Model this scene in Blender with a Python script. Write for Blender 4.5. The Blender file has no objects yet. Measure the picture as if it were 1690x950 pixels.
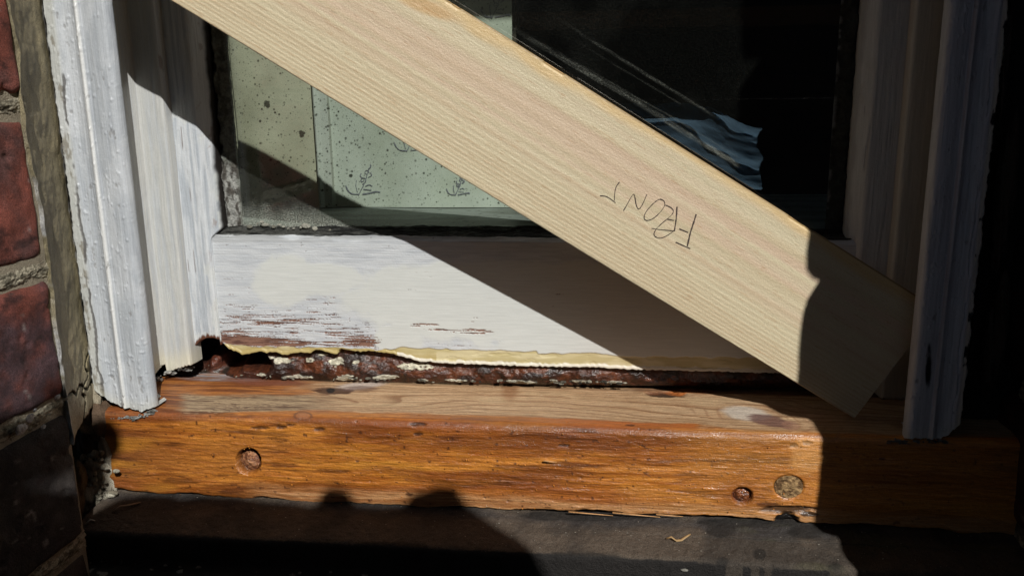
import bpy, bmesh, math, random
import numpy as np
from math import radians, sin, cos
from mathutils import Matrix, Vector

random.seed(7); rng = np.random.default_rng(7)
scene = bpy.context.scene
C = scene.collection

# ------------------------------------------------------------------ camera, sky, sun
F, PW, PH = 1400.0, 1690.0, 950.0
RX = np.array([0.99243316, 0.01497593, -0.12186934])      # world X in camera axes (right, down, forward)
RY = np.array([0.12208588, -0.22619901, 0.96640004])
RZ = np.array([-0.01309398, -0.97396598, -0.22631575])
R = np.stack([RX, RY, RZ])
cd = bpy.data.cameras.new('camera'); cam = bpy.data.objects.new('camera', cd); C.objects.link(cam)
cd.sensor_width = 36; cd.lens = 36 * F / PW; cd.clip_start = .01; cd.clip_end = 200
M = Matrix(((RX[0], -RX[1], -RX[2], 0), (RY[0], -RY[1], -RY[2], 0), (RZ[0], -RZ[1], -RZ[2], 0), (0, 0, 0, 1)))
cam.matrix_world = M
scene.camera = cam
AZ, EL = radians(27), radians(38)
SUN = np.array([sin(AZ) * cos(EL), -cos(AZ) * cos(EL), sin(EL)])
w = bpy.data.worlds.new('World'); scene.world = w; w.use_nodes = True
wn = w.node_tree.nodes; wl = w.node_tree.links; wn.clear()
sky = wn.new('ShaderNodeTexSky'); sky.sky_type = 'NISHITA'; sky.sun_disc = False
sky.sun_elevation = EL; sky.sun_rotation = radians(180 - 27)
bg = wn.new('ShaderNodeBackground'); bg.inputs['Strength'].default_value = .05
wo = wn.new('ShaderNodeOutputWorld'); wl.new(sky.outputs[0], bg.inputs[0]); wl.new(bg.outputs[0], wo.inputs[0])
sl = bpy.data.lights.new('sun', 'SUN'); sl.energy = 5.0; sl.angle = radians(.53); sl.color = (1, .988, .955)
so = bpy.data.objects.new('sun', sl); C.objects.link(so)
so.rotation_euler = Vector((-SUN[0], -SUN[1], -SUN[2])).to_track_quat('-Z', 'Y').to_euler()
so.location = (2, -4, 4)
scene.view_settings.view_transform = 'Standard'; scene.view_settings.look = 'None'
scene.view_settings.exposure = -.12; scene.view_settings.gamma = 1

# ------------------------------------------------------------------ measuring helpers
def ray(x, y):
    x = np.asarray(x, float); y = np.asarray(y, float)
    v = np.stack([(x - 845) / F, (y - 475) / F, np.ones_like(x)], -1)
    return v @ R.T
def atY(x, y, D):
    r = ray(x, y); return r * (D / r[..., 1:2])
def pix(P):
    v = P @ R
    return 845 + F * v[..., 0] / v[..., 2], 475 + F * v[..., 1] / v[..., 2]
def hexc(r, g, b, k=1.0):
    c = np.array([r, g, b]) / 255.0
    return np.where(c <= .04045, c / 12.92, ((c + .055) / 1.055) ** 2.4) * k

# ------------------------------------------------------------------ noise
LAT = rng.random((16, 256, 256))
def vn(x, y, s=0):
    L = LAT[s % 16]
    x = np.asarray(x, float) + s * 17.31; y = np.asarray(y, float) + s * 5.77
    xi = np.floor(x).astype(int); yi = np.floor(y).astype(int)
    fx = x - xi; fy = y - yi
    fx = fx * fx * (3 - 2 * fx); fy = fy * fy * (3 - 2 * fy)
    a = L[yi & 255, xi & 255]; b = L[yi & 255, (xi + 1) & 255]
    c = L[(yi + 1) & 255, xi & 255]; d = L[(yi + 1) & 255, (xi + 1) & 255]
    return (a * (1 - fx) + b * fx) * (1 - fy) + (c * (1 - fx) + d * fx) * fy
def fbm(x, y, s=0, o=4, g=.5):
    t = 0; a = 1; n = 0
    for i in range(o):
        t = t + a * vn(x * 2 ** i, y * 2 ** i, s + i * 3); n += a; a *= g
    return t / n
def ss(a, b, x):
    t = np.clip((x - a) / (b - a), 0, 1); return t * t * (3 - 2 * t)
def mix(a, b, m):
    m = np.asarray(m)[..., None]; return a * (1 - m) + b * m
def blob(x, y, cx, cy, rx, ry, ang=0, soft=.35):
    c, s = cos(ang), sin(ang); dx = x - cx; dy = y - cy
    u = (dx * c + dy * s) / rx; v = (-dx * s + dy * c) / ry
    return 1 - ss(1 - soft, 1 + soft, np.sqrt(u * u + v * v))
def lerp(x, pts):
    p = np.array(pts, float); return np.interp(x, p[:, 0], p[:, 1])

# ------------------------------------------------------------------ object helpers
def tag(o, label=None, cat=None, group=None, kind=None):
    if label: o['label'] = label
    if cat: o['category'] = cat
    if group: o['group'] = group
    if kind: o['kind'] = kind
    return o
def thing(name, loc, label, cat, group=None):
    o = bpy.data.objects.new(name, None); C.objects.link(o); o.location = loc; o.empty_display_size = .02
    return tag(o, label, cat, group)
def link(name, me, mat, parent=None):
    o = bpy.data.objects.new(name, me); C.objects.link(o)
    if mat and not me.materials: me.materials.append(mat)
    if parent:
        o.parent = parent
        p = parent; off = Vector((0, 0, 0))
        while p: off += p.location; p = p.parent
        if parent.parent: off = parent.get('_wl') and Vector(parent['_wl']) or off
        o.matrix_parent_inverse = Matrix.Translation(-world_loc(parent))
    return o
def world_loc(o):
    if o.type == 'EMPTY': return Vector(o.location)
    return Vector((0, 0, 0))            # part meshes are written in world metres
def attrs(me, col, prm=None):
    a = me.color_attributes.new('Col', 'FLOAT_COLOR', 'POINT')
    n = len(me.vertices); c = np.ones((n, 4), np.float32)
    c[:, :3] = np.clip(np.broadcast_to(np.asarray(col).reshape(-1, 3), (n, 3)), 0.0005, .9)
    a.data.foreach_set('color', c.ravel())
    b = me.color_attributes.new('Prm', 'FLOAT_COLOR', 'POINT')
    p = np.ones((n, 4), np.float32); p[:, 0] = .5; p[:, 1] = 0; p[:, 2] = 1
    if prm is not None: p[:, :3] = np.broadcast_to(np.asarray(prm).reshape(-1, 3), (n, 3))
    b.data.foreach_set('color', p.ravel())
def grid(name, P, col, mat, parent=None, prm=None, skirt=None, smooth=True, mask=None):
    """P (nv,nu,3) -> one mesh; skirt = vector the border is pulled along to give thickness"""
    nv, nu = P.shape[:2]
    col = np.broadcast_to(col, P.shape)
    if prm is not None: prm = np.broadcast_to(prm, P.shape)
    if skirt is not None:
        sk = np.asarray(skirt, float)
        def pad(A): return np.pad(A, ((1, 1), (1, 1), (0, 0)), mode='edge')
        P = pad(P).copy(); col = pad(col); prm = pad(prm) if prm is not None else None
        if mask is not None: mask = np.pad(mask, 1, mode='constant', constant_values=True)
        P[0] += sk; P[-1] += sk; P[1:-1, 0] += sk; P[1:-1, -1] += sk
        nv, nu = P.shape[:2]
    idx = np.arange(nv * nu).reshape(nv, nu)
    q = np.stack([idx[:-1, :-1], idx[:-1, 1:], idx[1:, 1:], idx[1:, :-1]], -1).reshape(-1, 4)
    me = bpy.data.meshes.new(name)
    if mask is not None:
        qm = (mask[:-1, :-1] & mask[:-1, 1:] & mask[1:, 1:] & mask[1:, :-1]).reshape(-1)
        q = q[qm]
    me.vertices.add(nv * nu); me.vertices.foreach_set('co', P.reshape(-1).astype(np.float32))
    me.loops.add(q.size); me.loops.foreach_set('vertex_index', q.reshape(-1).astype(np.int32))
    me.polygons.add(len(q)); me.polygons.foreach_set('loop_start', np.arange(0, q.size, 4, dtype=np.int32))
    me.polygons.foreach_set('use_smooth', np.full(len(q), smooth))
    me.update(calc_edges=True)
    attrs(me, col, prm)
    return link(name, me, mat, parent)
def from_bm(name, bm, col, mat, parent=None, prm=None, smooth=False):
    me = bpy.data.meshes.new(name); bm.to_mesh(me); bm.free()
    if smooth: me.polygons.foreach_set('use_smooth', [True] * len(me.polygons))
    attrs(me, col, prm); return link(name, me, mat, parent)
def box_bm(x0, x1, y0, y1, z0, z1, bev=0.0, bm=None):
    bm = bm or bmesh.new()
    r = bmesh.ops.create_cube(bm, size=1)
    for v in r['verts']:
        v.co = Vector((x0 + (v.co.x + .5) * (x1 - x0), y0 + (v.co.y + .5) * (y1 - y0), z0 + (v.co.z + .5) * (z1 - z0)))
    if bev: bmesh.ops.bevel(bm, geom=list({e for v in r['verts'] for e in v.link_edges}), offset=bev, segments=2, affect='EDGES')
    return bm
def box(name, b, col, mat, parent=None, bev=0.0, prm=None):
    return from_bm(name, box_bm(*b, bev), col, mat, parent, prm)
def lump(name, c, r, col, mat, parent=None, seed=0, sub=3, amp=.35, prm=None):
    bm = bmesh.new(); bmesh.ops.create_icosphere(bm, subdivisions=sub, radius=1)
    for v in bm.verts:
        p = np.array(v.co); k = 1 + amp * (fbm(p[0] * 1.7 + p[2] * 1.1 + 9, p[1] * 1.7 - p[2] * .9 + 9, seed, 3) - .5) * 2
        v.co = Vector((c[0] + p[0] * r[0] * k, c[1] + p[1] * r[1] * k, c[2] + p[2] * r[2] * k))
    return from_bm(name, bm, col, mat, parent, prm, True)

# ------------------------------------------------------------------ materials
def surf(name, bumps=(), var=(), spec=.5, coat=0.0, coat_rough=.1, sheen=0):
    """colour from the mesh's own paint attribute, roughness / coat / bump amount from 'Prm'; fine grain from nodes"""
    m = bpy.data.materials.new(name); m.use_nodes = True
    nt = m.node_tree; N = nt.nodes; L = nt.links; N.clear()
    out = N.new('ShaderNodeOutputMaterial'); b = N.new('ShaderNodeBsdfPrincipled'); L.new(b.outputs[0], out.inputs[0])
    a = N.new('ShaderNodeAttribute'); a.attribute_name = 'Col'
    p = N.new('ShaderNodeAttribute'); p.attribute_name = 'Prm'
    sep = N.new('ShaderNodeSeparateColor'); L.new(p.outputs['Color'], sep.inputs[0])
    g = N.new('ShaderNodeNewGeometry')
    def nz(scale, det, rough=.6):
        mp = N.new('ShaderNodeMapping'); mp.inputs['Scale'].default_value = scale
        L.new(g.outputs['Position'], mp.inputs[0])
        n = N.new('ShaderNodeTexNoise'); n.inputs['Scale'].default_value = 1; n.inputs['Detail'].default_value = det
        n.inputs['Roughness'].default_value = rough
        L.new(mp.outputs[0], n.inputs['Vector']); return n.outputs[0]
    cur = a.outputs['Color']
    for (scale, det, lo, hi) in var:
        n = nz(scale, det)
        mr = N.new('ShaderNodeMapRange'); mr.inputs[1].default_value = .3; mr.inputs[2].default_value = .7
        mr.inputs[3].default_value = lo; mr.inputs[4].default_value = hi; mr.clamp = True
        L.new(n, mr.inputs[0])
        vm = N.new('ShaderNodeVectorMath'); vm.operation = 'SCALE'
        L.new(cur, vm.inputs[0]); L.new(mr.outputs[0], vm.inputs['Scale']); cur = vm.outputs[0]
    L.new(cur, b.inputs['Base Color']); L.new(sep.outputs[0], b.inputs['Roughness'])
    if coat:
        L.new(sep.outputs[1], b.inputs['Coat Weight']); b.inputs['Coat Roughness'].default_value = coat_rough
    b.inputs['Specular IOR Level'].default_value = spec
    prev = None
    for (scale, det, dist, rough) in bumps:
        bu = N.new('ShaderNodeBump'); bu.inputs['Distance'].default_value = dist
        L.new(nz(scale, det, rough), bu.inputs['Height']); L.new(sep.outputs[2], bu.inputs['Strength'])
        if prev: L.new(prev, bu.inputs['Normal'])
        prev = bu.outputs[0]
    if prev:
        L.new(prev, b.inputs['Normal'])
        if coat: L.new(prev, b.inputs['Coat Normal'])
    return m
m_paint_v = surf('brushed_white_paint_upright', [((800, 800, 30), 3, .00045, .6), ((500, 500, 500), 3, .0003, .6)], [((1300, 1300, 45), 3, .86, 1.06), ((900, 900, 900), 3, .95, 1.03)])
m_paint_h = surf('brushed_white_paint_rail', [((30, 800, 800), 3, .0004, .6), ((500, 500, 500), 3, .00025, .6)], [((50, 1200, 1400), 3, .90, 1.05)])
m_pine = surf('planed_pine', [((900, 900, 900), 3, .0004, .7)], [((1300, 1300, 1300), 3, .88, 1.08)], spec=.5)
m_sill = surf('resin_soaked_sill', [((60, 500, 600), 4, .0007, .6), ((800, 900, 900), 2, .0003, .6)], [((110, 1100, 1300), 4, .72, 1.22), ((700, 900, 900), 3, .84, 1.12)], coat=1, coat_rough=.16)
m_rot = surf('resin_coated_rot', [((220, 400, 400), 4, .0014, .55), ((900, 900, 900), 3, .0006, .7)], [((300, 500, 500), 4, .5, 1.6)], coat=1, coat_rough=.12)
m_brick = surf('old_red_brick', [((120, 120, 120), 8, .006, .72), ((900, 900, 900), 4, .0022, .75)], [((60, 60, 60), 8, .5, 1.4), ((1100, 1100, 1100), 3, .55, 1.45)], spec=.3)
m_mortar = surf('sandy_mortar', [((120, 120, 120), 5, .002, .6), ((900, 900, 900), 4, .0014, .7)], [((80, 80, 80), 4, .8, 1.2), ((1100, 1100, 1100), 2, .7, 1.3)], spec=.2)
m_stone = surf('damp_dark_stone', [((1000, 1000, 1000), 3, .0012, .7), ((200, 200, 200), 4, .0016, .6)], [((1300, 1300, 1300), 2, .5, 1.7), ((60, 60, 60), 4, .8, 1.2)], spec=.35)
m_crust = surf('flaked_putty', [((500, 500, 500), 5, .003, .7)], [((400, 400, 400), 4, .55, 1.3)], spec=.3)
m_paper = surf('mildewed_paper', [((60, 60, 60), 3, .001, .5)], [((30, 30, 30), 3, .93, 1.06)], spec=.15)
m_cloth = surf('shadow_heap_cloth', [((40, 40, 40), 5, .012, .55), ((900, 900, 900), 1, .0006, .5)], [((60, 60, 60), 3, .85, 1.1)], spec=.15)
m_plain = surf('matt_room_paint', [((100, 100, 100), 4, .0008, .6)], [((8, 8, 8), 4, .8, 1.1)], spec=.2)
m_pencil = surf('pencil', [], [((900, 900, 900), 2, .5, 1.6)], spec=.4)
m_leaf = surf('leaf', [], [((6, 6, 6), 2, .6, 1.5)], spec=.3)

def glass_mat():
    m = bpy.data.materials.new('dusty_window_glass'); m.use_nodes = True
    nt = m.node_tree; N = nt.nodes; L = nt.links; N.clear()
    out = N.new('ShaderNodeOutputMaterial')
    tr = N.new('ShaderNodeBsdfTransparent'); tr.inputs[0].default_value = (.93, .94, .925, 1)
    gl = N.new('ShaderNodeBsdfGlossy'); gl.inputs['Roughness'].default_value = .003
    fr = N.new('ShaderNodeFresnel'); 
    gg = N.new('ShaderNodeNewGeometry'); ir = N.new('ShaderNodeMapRange'); L.new(gg.outputs['Backfacing'], ir.inputs[0])
    ir.inputs[3].default_value = 1.65; ir.inputs[4].default_value = 1 / 1.65; L.new(ir.outputs[0], fr.inputs['IOR'])
    m1 = N.new('ShaderNodeMixShader'); L.new(fr.outputs[0], m1.inputs[0]); L.new(tr.outputs[0], m1.inputs[1]); L.new(gl.outputs[0], m1.inputs[2])
    df = N.new('ShaderNodeBsdfDiffuse'); df.inputs[0].default_value = (.42, .44, .38, 1)
    a = N.new('ShaderNodeAttribute'); a.attribute_name = 'Col'      # how much dust lies on the pane
    g = N.new('ShaderNodeNewGeometry')
    n = N.new('ShaderNodeTexNoise'); n.inputs['Scale'].default_value = 900; n.inputs['Detail'].default_value = 3
    L.new(g.outputs['Position'], n.inputs['Vector'])
    mr = N.new('ShaderNodeMapRange'); mr.inputs[1].default_value = .42; mr.inputs[2].default_value = .72; mr.inputs[3].default_value = .35; mr.inputs[4].default_value = 2.2
    L.new(n.outputs[0], mr.inputs[0])
    mu = N.new('ShaderNodeMath'); mu.operation = 'MULTIPLY'; mu.use_clamp = True
    L.new(a.outputs['Fac'], mu.inputs[0]); L.new(mr.outputs[0], mu.inputs[1])
    m2 = N.new('ShaderNodeMixShader'); L.new(mu.outputs[0], m2.inputs[0]); L.new(m1.outputs[0], m2.inputs[1]); L.new(df.outputs[0], m2.inputs[2])
    L.new(m2.outputs[0], out.inputs[0]); return m
m_glass = glass_mat()
def veil_mat():
    m = bpy.data.materials.new('reflected_blue_cloth'); m.use_nodes = True
    nt = m.node_tree; N = nt.nodes; L = nt.links; N.clear()
    out = N.new('ShaderNodeOutputMaterial'); a = N.new('ShaderNodeAttribute'); a.attribute_name = 'Col'
    d = N.new('ShaderNodeBsdfDiffuse'); t = N.new('ShaderNodeBsdfTranslucent'); x = N.new('ShaderNodeMixShader'); x.inputs[0].default_value = .65
    L.new(a.outputs['Color'], d.inputs[0]); L.new(a.outputs['Color'], t.inputs[0]); L.new(d.outputs[0], x.inputs[1]); L.new(t.outputs[0], x.inputs[2]); L.new(x.outputs[0], out.inputs[0]); return m
m_veil = veil_mat()

# colours (real surface colours)
WHITE = hexc(211, 214, 216, .84); WARMW = hexc(217, 219, 214, .82); CREAM = hexc(205, 190, 140, .78)
BRUSH = hexc(190, 194, 198, .84)
BARE = hexc(126, 92, 76)
YR, YS, YP = .688, .685, .675           # rail, stile, parting bead faces

# ================================================================== SASH
sash = thing('sash', (-.08, YR, -.23), 'lower window sash with flaking white bottom rail and rotted lower edge', 'window sash')
LOWER = [(322, 572), (330, 562), (341, 557.5), (352, 557), (362, 561), (370, 567), (379, 576), (390, 580), (401, 585), (414, 583), (432, 579), (438, 582), (446, 581), (454, 581), (465, 584),
         (475, 585), (486, 582), (497, 581), (511, 583), (520, 577), (526, 577), (540, 581), (552, 585), (557, 584), (559, 577), (563, 575), (575, 577), (592, 580), (610, 579), (630, 581), (650, 584), (664, 589),
         (680, 592), (692, 597), (711, 597), (747, 600), (790, 601), (830, 603), (875, 604), (945, 605), (985, 606), (1039, 609), (1110, 611), (1230, 614), (1420, 618), (1600, 620)]
def rail():
    nu, nv = 860, 190
    x0, x1 = -.3485, .192
    X = np.linspace(x0, x1, nu)
    zb0 = atY(np.array([p[0] for p in LOWER]), np.array([p[1] for p in LOWER]), YR)
    zb = np.interp(X, zb0[:, 0], zb0[:, 2]) + (fbm(X * 420, X * 0, 9, 3) - .5) * .0016
    zt = -.1185 + .0006 * (fbm(X * 60, X * 0, 2) - .5) * 4
    v = np.linspace(0, 1, nv)[:, None]
    Z = zb + (zt - zb) * v; XX = np.broadcast_to(X, Z.shape); Y = np.full_like(Z, YR)
    P = np.stack([XX, Y, Z], -1); px, py = pix(P)
    nb = fbm(XX * 90, Z * 90, 1, 4)
    col = mix(WHITE * .97, hexc(202, 206, 210, .77), ss(.35, .75, fbm(XX * 60, Z * 500, 4, 4)))
    fill = np.maximum.reduce([blob(px, py, 770, 505, 215, 62, .12), blob(px, py, 900, 470, 330, 40, .02), blob(px, py, 470, 462, 52, 42), blob(px, py, 520, 462, 90, 26), blob(px, py, 1050, 560, 260, 60), blob(px, py, 660, 560, 40, 30)])
    fm = ss(.25, .75, fill + (nb - .5) * .8)
    col = mix(col, WARMW * .98, fm)
    # stretched streaks of bare wood
    st = fbm(XX * 55, Z * 1500, 5, 4, .6)
    near = lerp(px, [(350, .9), (480, .75), (560, .7), (635, .7), (640, .15), (670, .15), (680, .5), (850, .45), (900, .12), (1000, .05), (1500, .0)])
    dens = near * (ss(470, 512, py) * .18 + ss(515, 530, py) * .25 + ss(552, 563, py) * .33 * (px < 645)) * (1 - .95 * fm)
    patch = blob(px, py, 430, 564, 85, 7, .05) * .5 + blob(px, py, 600, 562, 36, 9) * .35 + blob(px, py, 385, 552, 30, 8) * .3 + blob(px, py, 765, 546, 55, 5, .03) * .55 + blob(px, py, 700, 537, 28, 3) * .5 + blob(px, py, 460, 530, 70, 10, .08) * .22
    bm_ = ss(.72, .78, st - .12 * fm + dens * .30 + patch * .62 + (nb - .5) * .15)
    bm_ = bm_ * (ss(430, 500, py)) * (px < 1000)
    bcol = mix(BARE, hexc(84, 54, 44), ss(.4, .7, fbm(XX * 100, Z * 900, 8, 3)))
    # cream undercoat strip along the cut bottom edge
    top = lerp(px, [(350, 566), (364, 567), (400, 570), (480, 572), (560, 573), (620, 576), (642, 577), (660, 573), (760, 577), (885, 579), (888, 583), (960, 581), (1040, 588), (1600, 592)]) + (fbm(XX * 130, XX * 0, 9, 3) - .5) * 5
    cm = ss(0, 1.4, py - top)
    d = cm
    bm_ = bm_ * (1 - cm)
    col = mix(col, bcol, bm_)
    cc = mix(CREAM, hexc(215, 202, 160, .85), ss(.4, .6, fbm(XX * 40, Z * 200, 3)))
    ez = (Z - zb)
    cc = mix(cc, hexc(165, 145, 85), ss(.010, .003, ez + (fbm(XX * 70, Z * 70, 11) - .5) * .008) * .7 * (px < 720))
    cc = mix(cc, hexc(228, 222, 205, .86), ss(.0035, .0022, ez + (fbm(XX * 120, XX * 0, 10) - .5) * .003) * (px > 655))
    col = mix(col, cc, cm)
    # little chips + fine cracks higher up
    ch = ss(.80, .84, fbm(XX * 260, Z * 420, 12, 3)) * ss(440, 395, py) * (px < 760)
    col = mix(col, hexc(120, 112, 108), ch * .7)
    dirt = ss(403, 392, py) * ss(.35, .6, fbm(XX * 40, Z * 300, 13))
    col = mix(col, hexc(90, 88, 84), dirt * .5)
    warm = ss(880, 1050, px)
    col = mix(col, col * np.array([.93, .84, .80]), warm * .6)
    Y = Y + bm_ * .0008 + cm * .0009 + ss(.6, .7, fbm(XX * 60, Z * 240, 14, 4)) * cm * .0004 - fm * .00015 + (fbm(XX * 90, Z * 320, 6, 3) - .5) * .00022 * (1 - fm) + (fbm(XX * 12, Z * 12, 7) - .5) * .0008 + ch * .0003
    Y = Y - (ss(.0032, .0014, ez) * cm) * .0008
    # rounded top arris
    Y = Y + ss(-.1225, -.1185, Z) * .0022
    P[..., 1] = Y
    prm = np.stack([.42 + .25 * bm_ + .1 * fm, 0 * bm_, np.clip(1 - .75 * fm - .6 * cm + .5 * bm_, .1, 1.3)], -1)
    grid('bottom_rail', P, col, m_paint_h, sash, prm, skirt=(0, .018, 0))
rail()
# top of rail where the old bedding putty is
def rail_top():
    nu, nv = 600, 40
    X = np.linspace(-.345, .187, nu)[None]; t = np.linspace(0, 1, nv)[:, None]
    XX = np.broadcast_to(X, (nv, nu)); Y = .6905 + t * .016 + 0 * XX
    n = fbm(XX * 90, t * 6 + 0 * XX, 3, 4)
    Z = -.1190 + t * .0045 * 1.6 + (n - .5) * .0040 * (1 - (t - .5) ** 2)
    P = np.stack([XX, Y, Z], -1); px, py = pix(P)
    col = mix(hexc(70, 70, 66), hexc(24, 24, 23), ss(.45, .62, n))
    col = mix(col, hexc(150, 152, 150), ss(.16, .04, t + (n - .5) * .5) * ss(640, 500, px))
    col = mix(col, hexc(16, 16, 16), ss(.2, .5, t) * ss(560, 700, px))
    grid('bedding_putty', P, col, m_crust, sash)
rail_top()
def stile(sgn, name_seed):
    """profiled stile, sgn=-1 left, +1 right; lateral positions measured from the window's centre line"""
    c0 = -.080
    prof = [(.2995, .6935), (.2985, YS + .001), (.2970, YS), (.272, YS), (.2705, YS + .0006), (.2690, YS + .002), (.2615, YS + .011), (.2605, YS + .013)]
    if sgn > 0: prof = [(a - .0005, b) for a, b in prof]
    q = np.array(prof); dd = np.r_[0, np.cumsum(np.hypot(*np.diff(q, axis=0).T))]
    nu, nv = 90, 480
    s = np.linspace(0, dd[-1], nu)
    XA = np.interp(s, dd, q[:, 0]); YA = np.interp(s, dd, q[:, 1])
    X = c0 + sgn * XA
    zt = .30
    if sgn < 0:
        bx = atY(np.array([281, 289, 300, 308, 315, 316, 318, 323, 331, 341, 352, 360, 372.]), np.array([601, 603, 600, 597, 596, 584, 571, 569, 561, 557.5, 557, 560, 570.]), YS)
        zb = np.interp(X, bx[:, 0], bx[:, 2])
    else:
        zb = -.235 + .003 * fbm(X * 200, X * 0, 3)
    v = np.linspace(0, 1, nv)[:, None] ** 1.25
    Z = zb + (zt - zb) * v; XX = np.broadcast_to(X, Z.shape); YY = np.broadcast_to(YA, Z.shape).copy()
    if sgn < 0:     # joint with the rail: flat face runs on to the rail below the glass line
        below = ss(-.112, -.122, Z); YY = YY * (1 - below) + np.minimum(YY, YS + .0012) * below
        XX = XX - ss(.2700, .2605, np.broadcast_to(XA, Z.shape)) * below * -.0 
        lim = c0 - .2690
        XX = np.where((XX > lim), XX * (1 - below) + (lim + (XX - lim) * .05) * below, XX)
    P = np.stack([XX, YY, Z], -1); px, py = pix(P)
    n = fbm(XX * 500, Z * 25, 4, 4); n2 = fbm(XX * 80, Z * 50, 6, 4)
    col = mix(WHITE, hexc(190, 196, 202, .77), ss(.4, .7, n))
    col = mix(col, WARMW, ss(.5, .6, n2) * .6)
    crack = ss(.79, .83, fbm(XX * 900, Z * 22, 8, 3)) * ss(.45, .6, fbm(XX * 60, Z * 30, 9))
    col = mix(col, hexc(105, 88, 80), crack * .8)
    flake = ss(.70, .74, fbm(XX * 180, Z * 90, 10, 4)) * ss(.2755, .262, np.broadcast_to(XA, Z.shape)) 
    col = mix(col, hexc(140, 120, 110), flake * .55)
    edge = ss(.2640, .2612, np.broadcast_to(XA, Z.shape) + (n2 - .5) * .004) * ss(-.125, -.115, Z)
    col = mix(col, hexc(30, 26, 24), edge)
    if sgn < 0:
        e = np.minimum(np.abs(px - 318) + 0 * Z, 50)
        bare = ss(.0045, .0015, (Z - zb) + (fbm(XX * 700, Z * 80, 3) - .5) * .006) * (px > 314)
        col = mix(col, hexc(88, 52, 34), bare)
        col = mix(col, hexc(206, 196, 160), ss(565, 600, py) * .55 * (1 - bare))
    else:
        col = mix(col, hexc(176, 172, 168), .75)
    YY = YY + (n - .5) * .0007 + (n2 - .5) * .0012 + crack * .0005
    P[..., 1] = YY
    prm = np.stack([.42 + 0 * n, 0 * n, .9 + 0 * n], -1)
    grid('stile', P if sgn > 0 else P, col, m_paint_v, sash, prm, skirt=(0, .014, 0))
    # inner bead with the old putty against the pane
    nu2 = 26; t = np.linspace(0, 1, nu2)
    nv2 = 380
    Zb = np.linspace(-.113, .30, nv2)[:, None]
    rag = fbm(Zb * 120, Zb * 0, 7, 4)
    a0 = .2622; a1 = .2475
    A = a0 + (a1 - a0) * t[None] + (rag - .5) * .004 * (t[None] < .95)
    XX = c0 + sgn * A; Z2 = np.broadcast_to(Zb, XX.shape)
    n = fbm(XX * 260, Z2 * 200, 9, 4)
    Y2 = .6985 + .0065 * t[None] ** .7 + (n - .5) * .0035
    dark = ss(.30, .08, t[None] + (fbm(XX * 200, Z2 * 120, 3) - .5) * .35)
    Y2 = Y2 + dark * .004
    P = np.stack([XX, Y2 + 0 * Z2, Z2], -1); px, py = pix(P)
    col = mix(hexc(118, 122, 112), hexc(88, 92, 84), ss(.4, .6, n))
    col = mix(col, hexc(20, 18, 17), dark)
    low = ss(250, 280, py)
    col = mix(col, mix(hexc(160, 160, 154), hexc(84, 80, 74), ss(.40, .62, fbm(XX * 420, Z2 * 160, 12, 4))), low * (1 - .3 * dark) * (sgn < 0))
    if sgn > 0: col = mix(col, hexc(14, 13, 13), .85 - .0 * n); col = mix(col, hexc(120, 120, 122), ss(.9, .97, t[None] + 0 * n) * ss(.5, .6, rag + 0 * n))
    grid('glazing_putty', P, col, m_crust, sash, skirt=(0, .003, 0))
stile(-1, 0); stile(1, 1)
box('stile_core', (-.376, -.352, YS + .004, .722, -.205, .30), hexc(60, 40, 30), m_plain, sash)
# pane
def pane():
    nu, nv = 900, 560
    X = np.linspace(-.330, .1725, nu)[None]; Z = np.linspace(-.1165, .30, nv)[:, None]
    XX = np.broadcast_to(X, (nv, nu)); ZZ = np.broadcast_to(Z, (nv, nu))
    P = np.stack([XX, np.full_like(XX, .7045), ZZ], -1); px, py = pix(P)
    d = .035 + .05 * ss(.45, .75, fbm(XX * 18, ZZ * 18, 3, 4))
    d = d + .45 * ss(330, 385, py + (fbm(XX * 70, ZZ * 70, 5) - .5) * 50) * ss(700, 480, px)
    d = d + .12 * ss(326, 385, py) + .28 * ss(395, 366, px + (fbm(XX * 70, ZZ * 70, 7) - .5) * 14) 
    d = d * ss(880, 600, px) * .8 + .008 * ss(.4, .65, fbm(XX * 25, ZZ * 25, 8, 4)) + .003
    for (xa, ya, xb, yb_, wd, k) in [(760, -6, 1238, 284, 5.5, .16), (838, 36, 1232, 268, 1.6, .10), (868, -2, 1182, 196, 3.2, .085), (905, 40, 1130, 176, 1.2, .05)]:
        L_ = math.hypot(xb - xa, yb_ - ya); u = ((px - xa) * (xb - xa) + (py - ya) * (yb_ - ya)) / L_; v = ((px - xa) * (yb_ - ya) - (py - ya) * (xb - xa)) / L_
        v = v + 6 * (fbm(u * .006, u * 0, 3, 3) - .5)
        d = d + k * ss(wd, wd * .3, np.abs(v)) * ss(0, L_ * .8, u) * ss(L_ * 1.02, L_ * .93, u) * (.35 + 1.3 * ss(.35, .75, fbm(u * .05, v * .5, 6, 4)))
    o = grid('glass_pane', P, np.stack([d, d, d], -1), m_glass, sash, smooth=False)
    P2 = P.copy(); P2[..., 1] += .003
    grid('glass_pane_back', P2, np.full(P2.shape, .004), m_glass, o, smooth=False)
pane()
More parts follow.
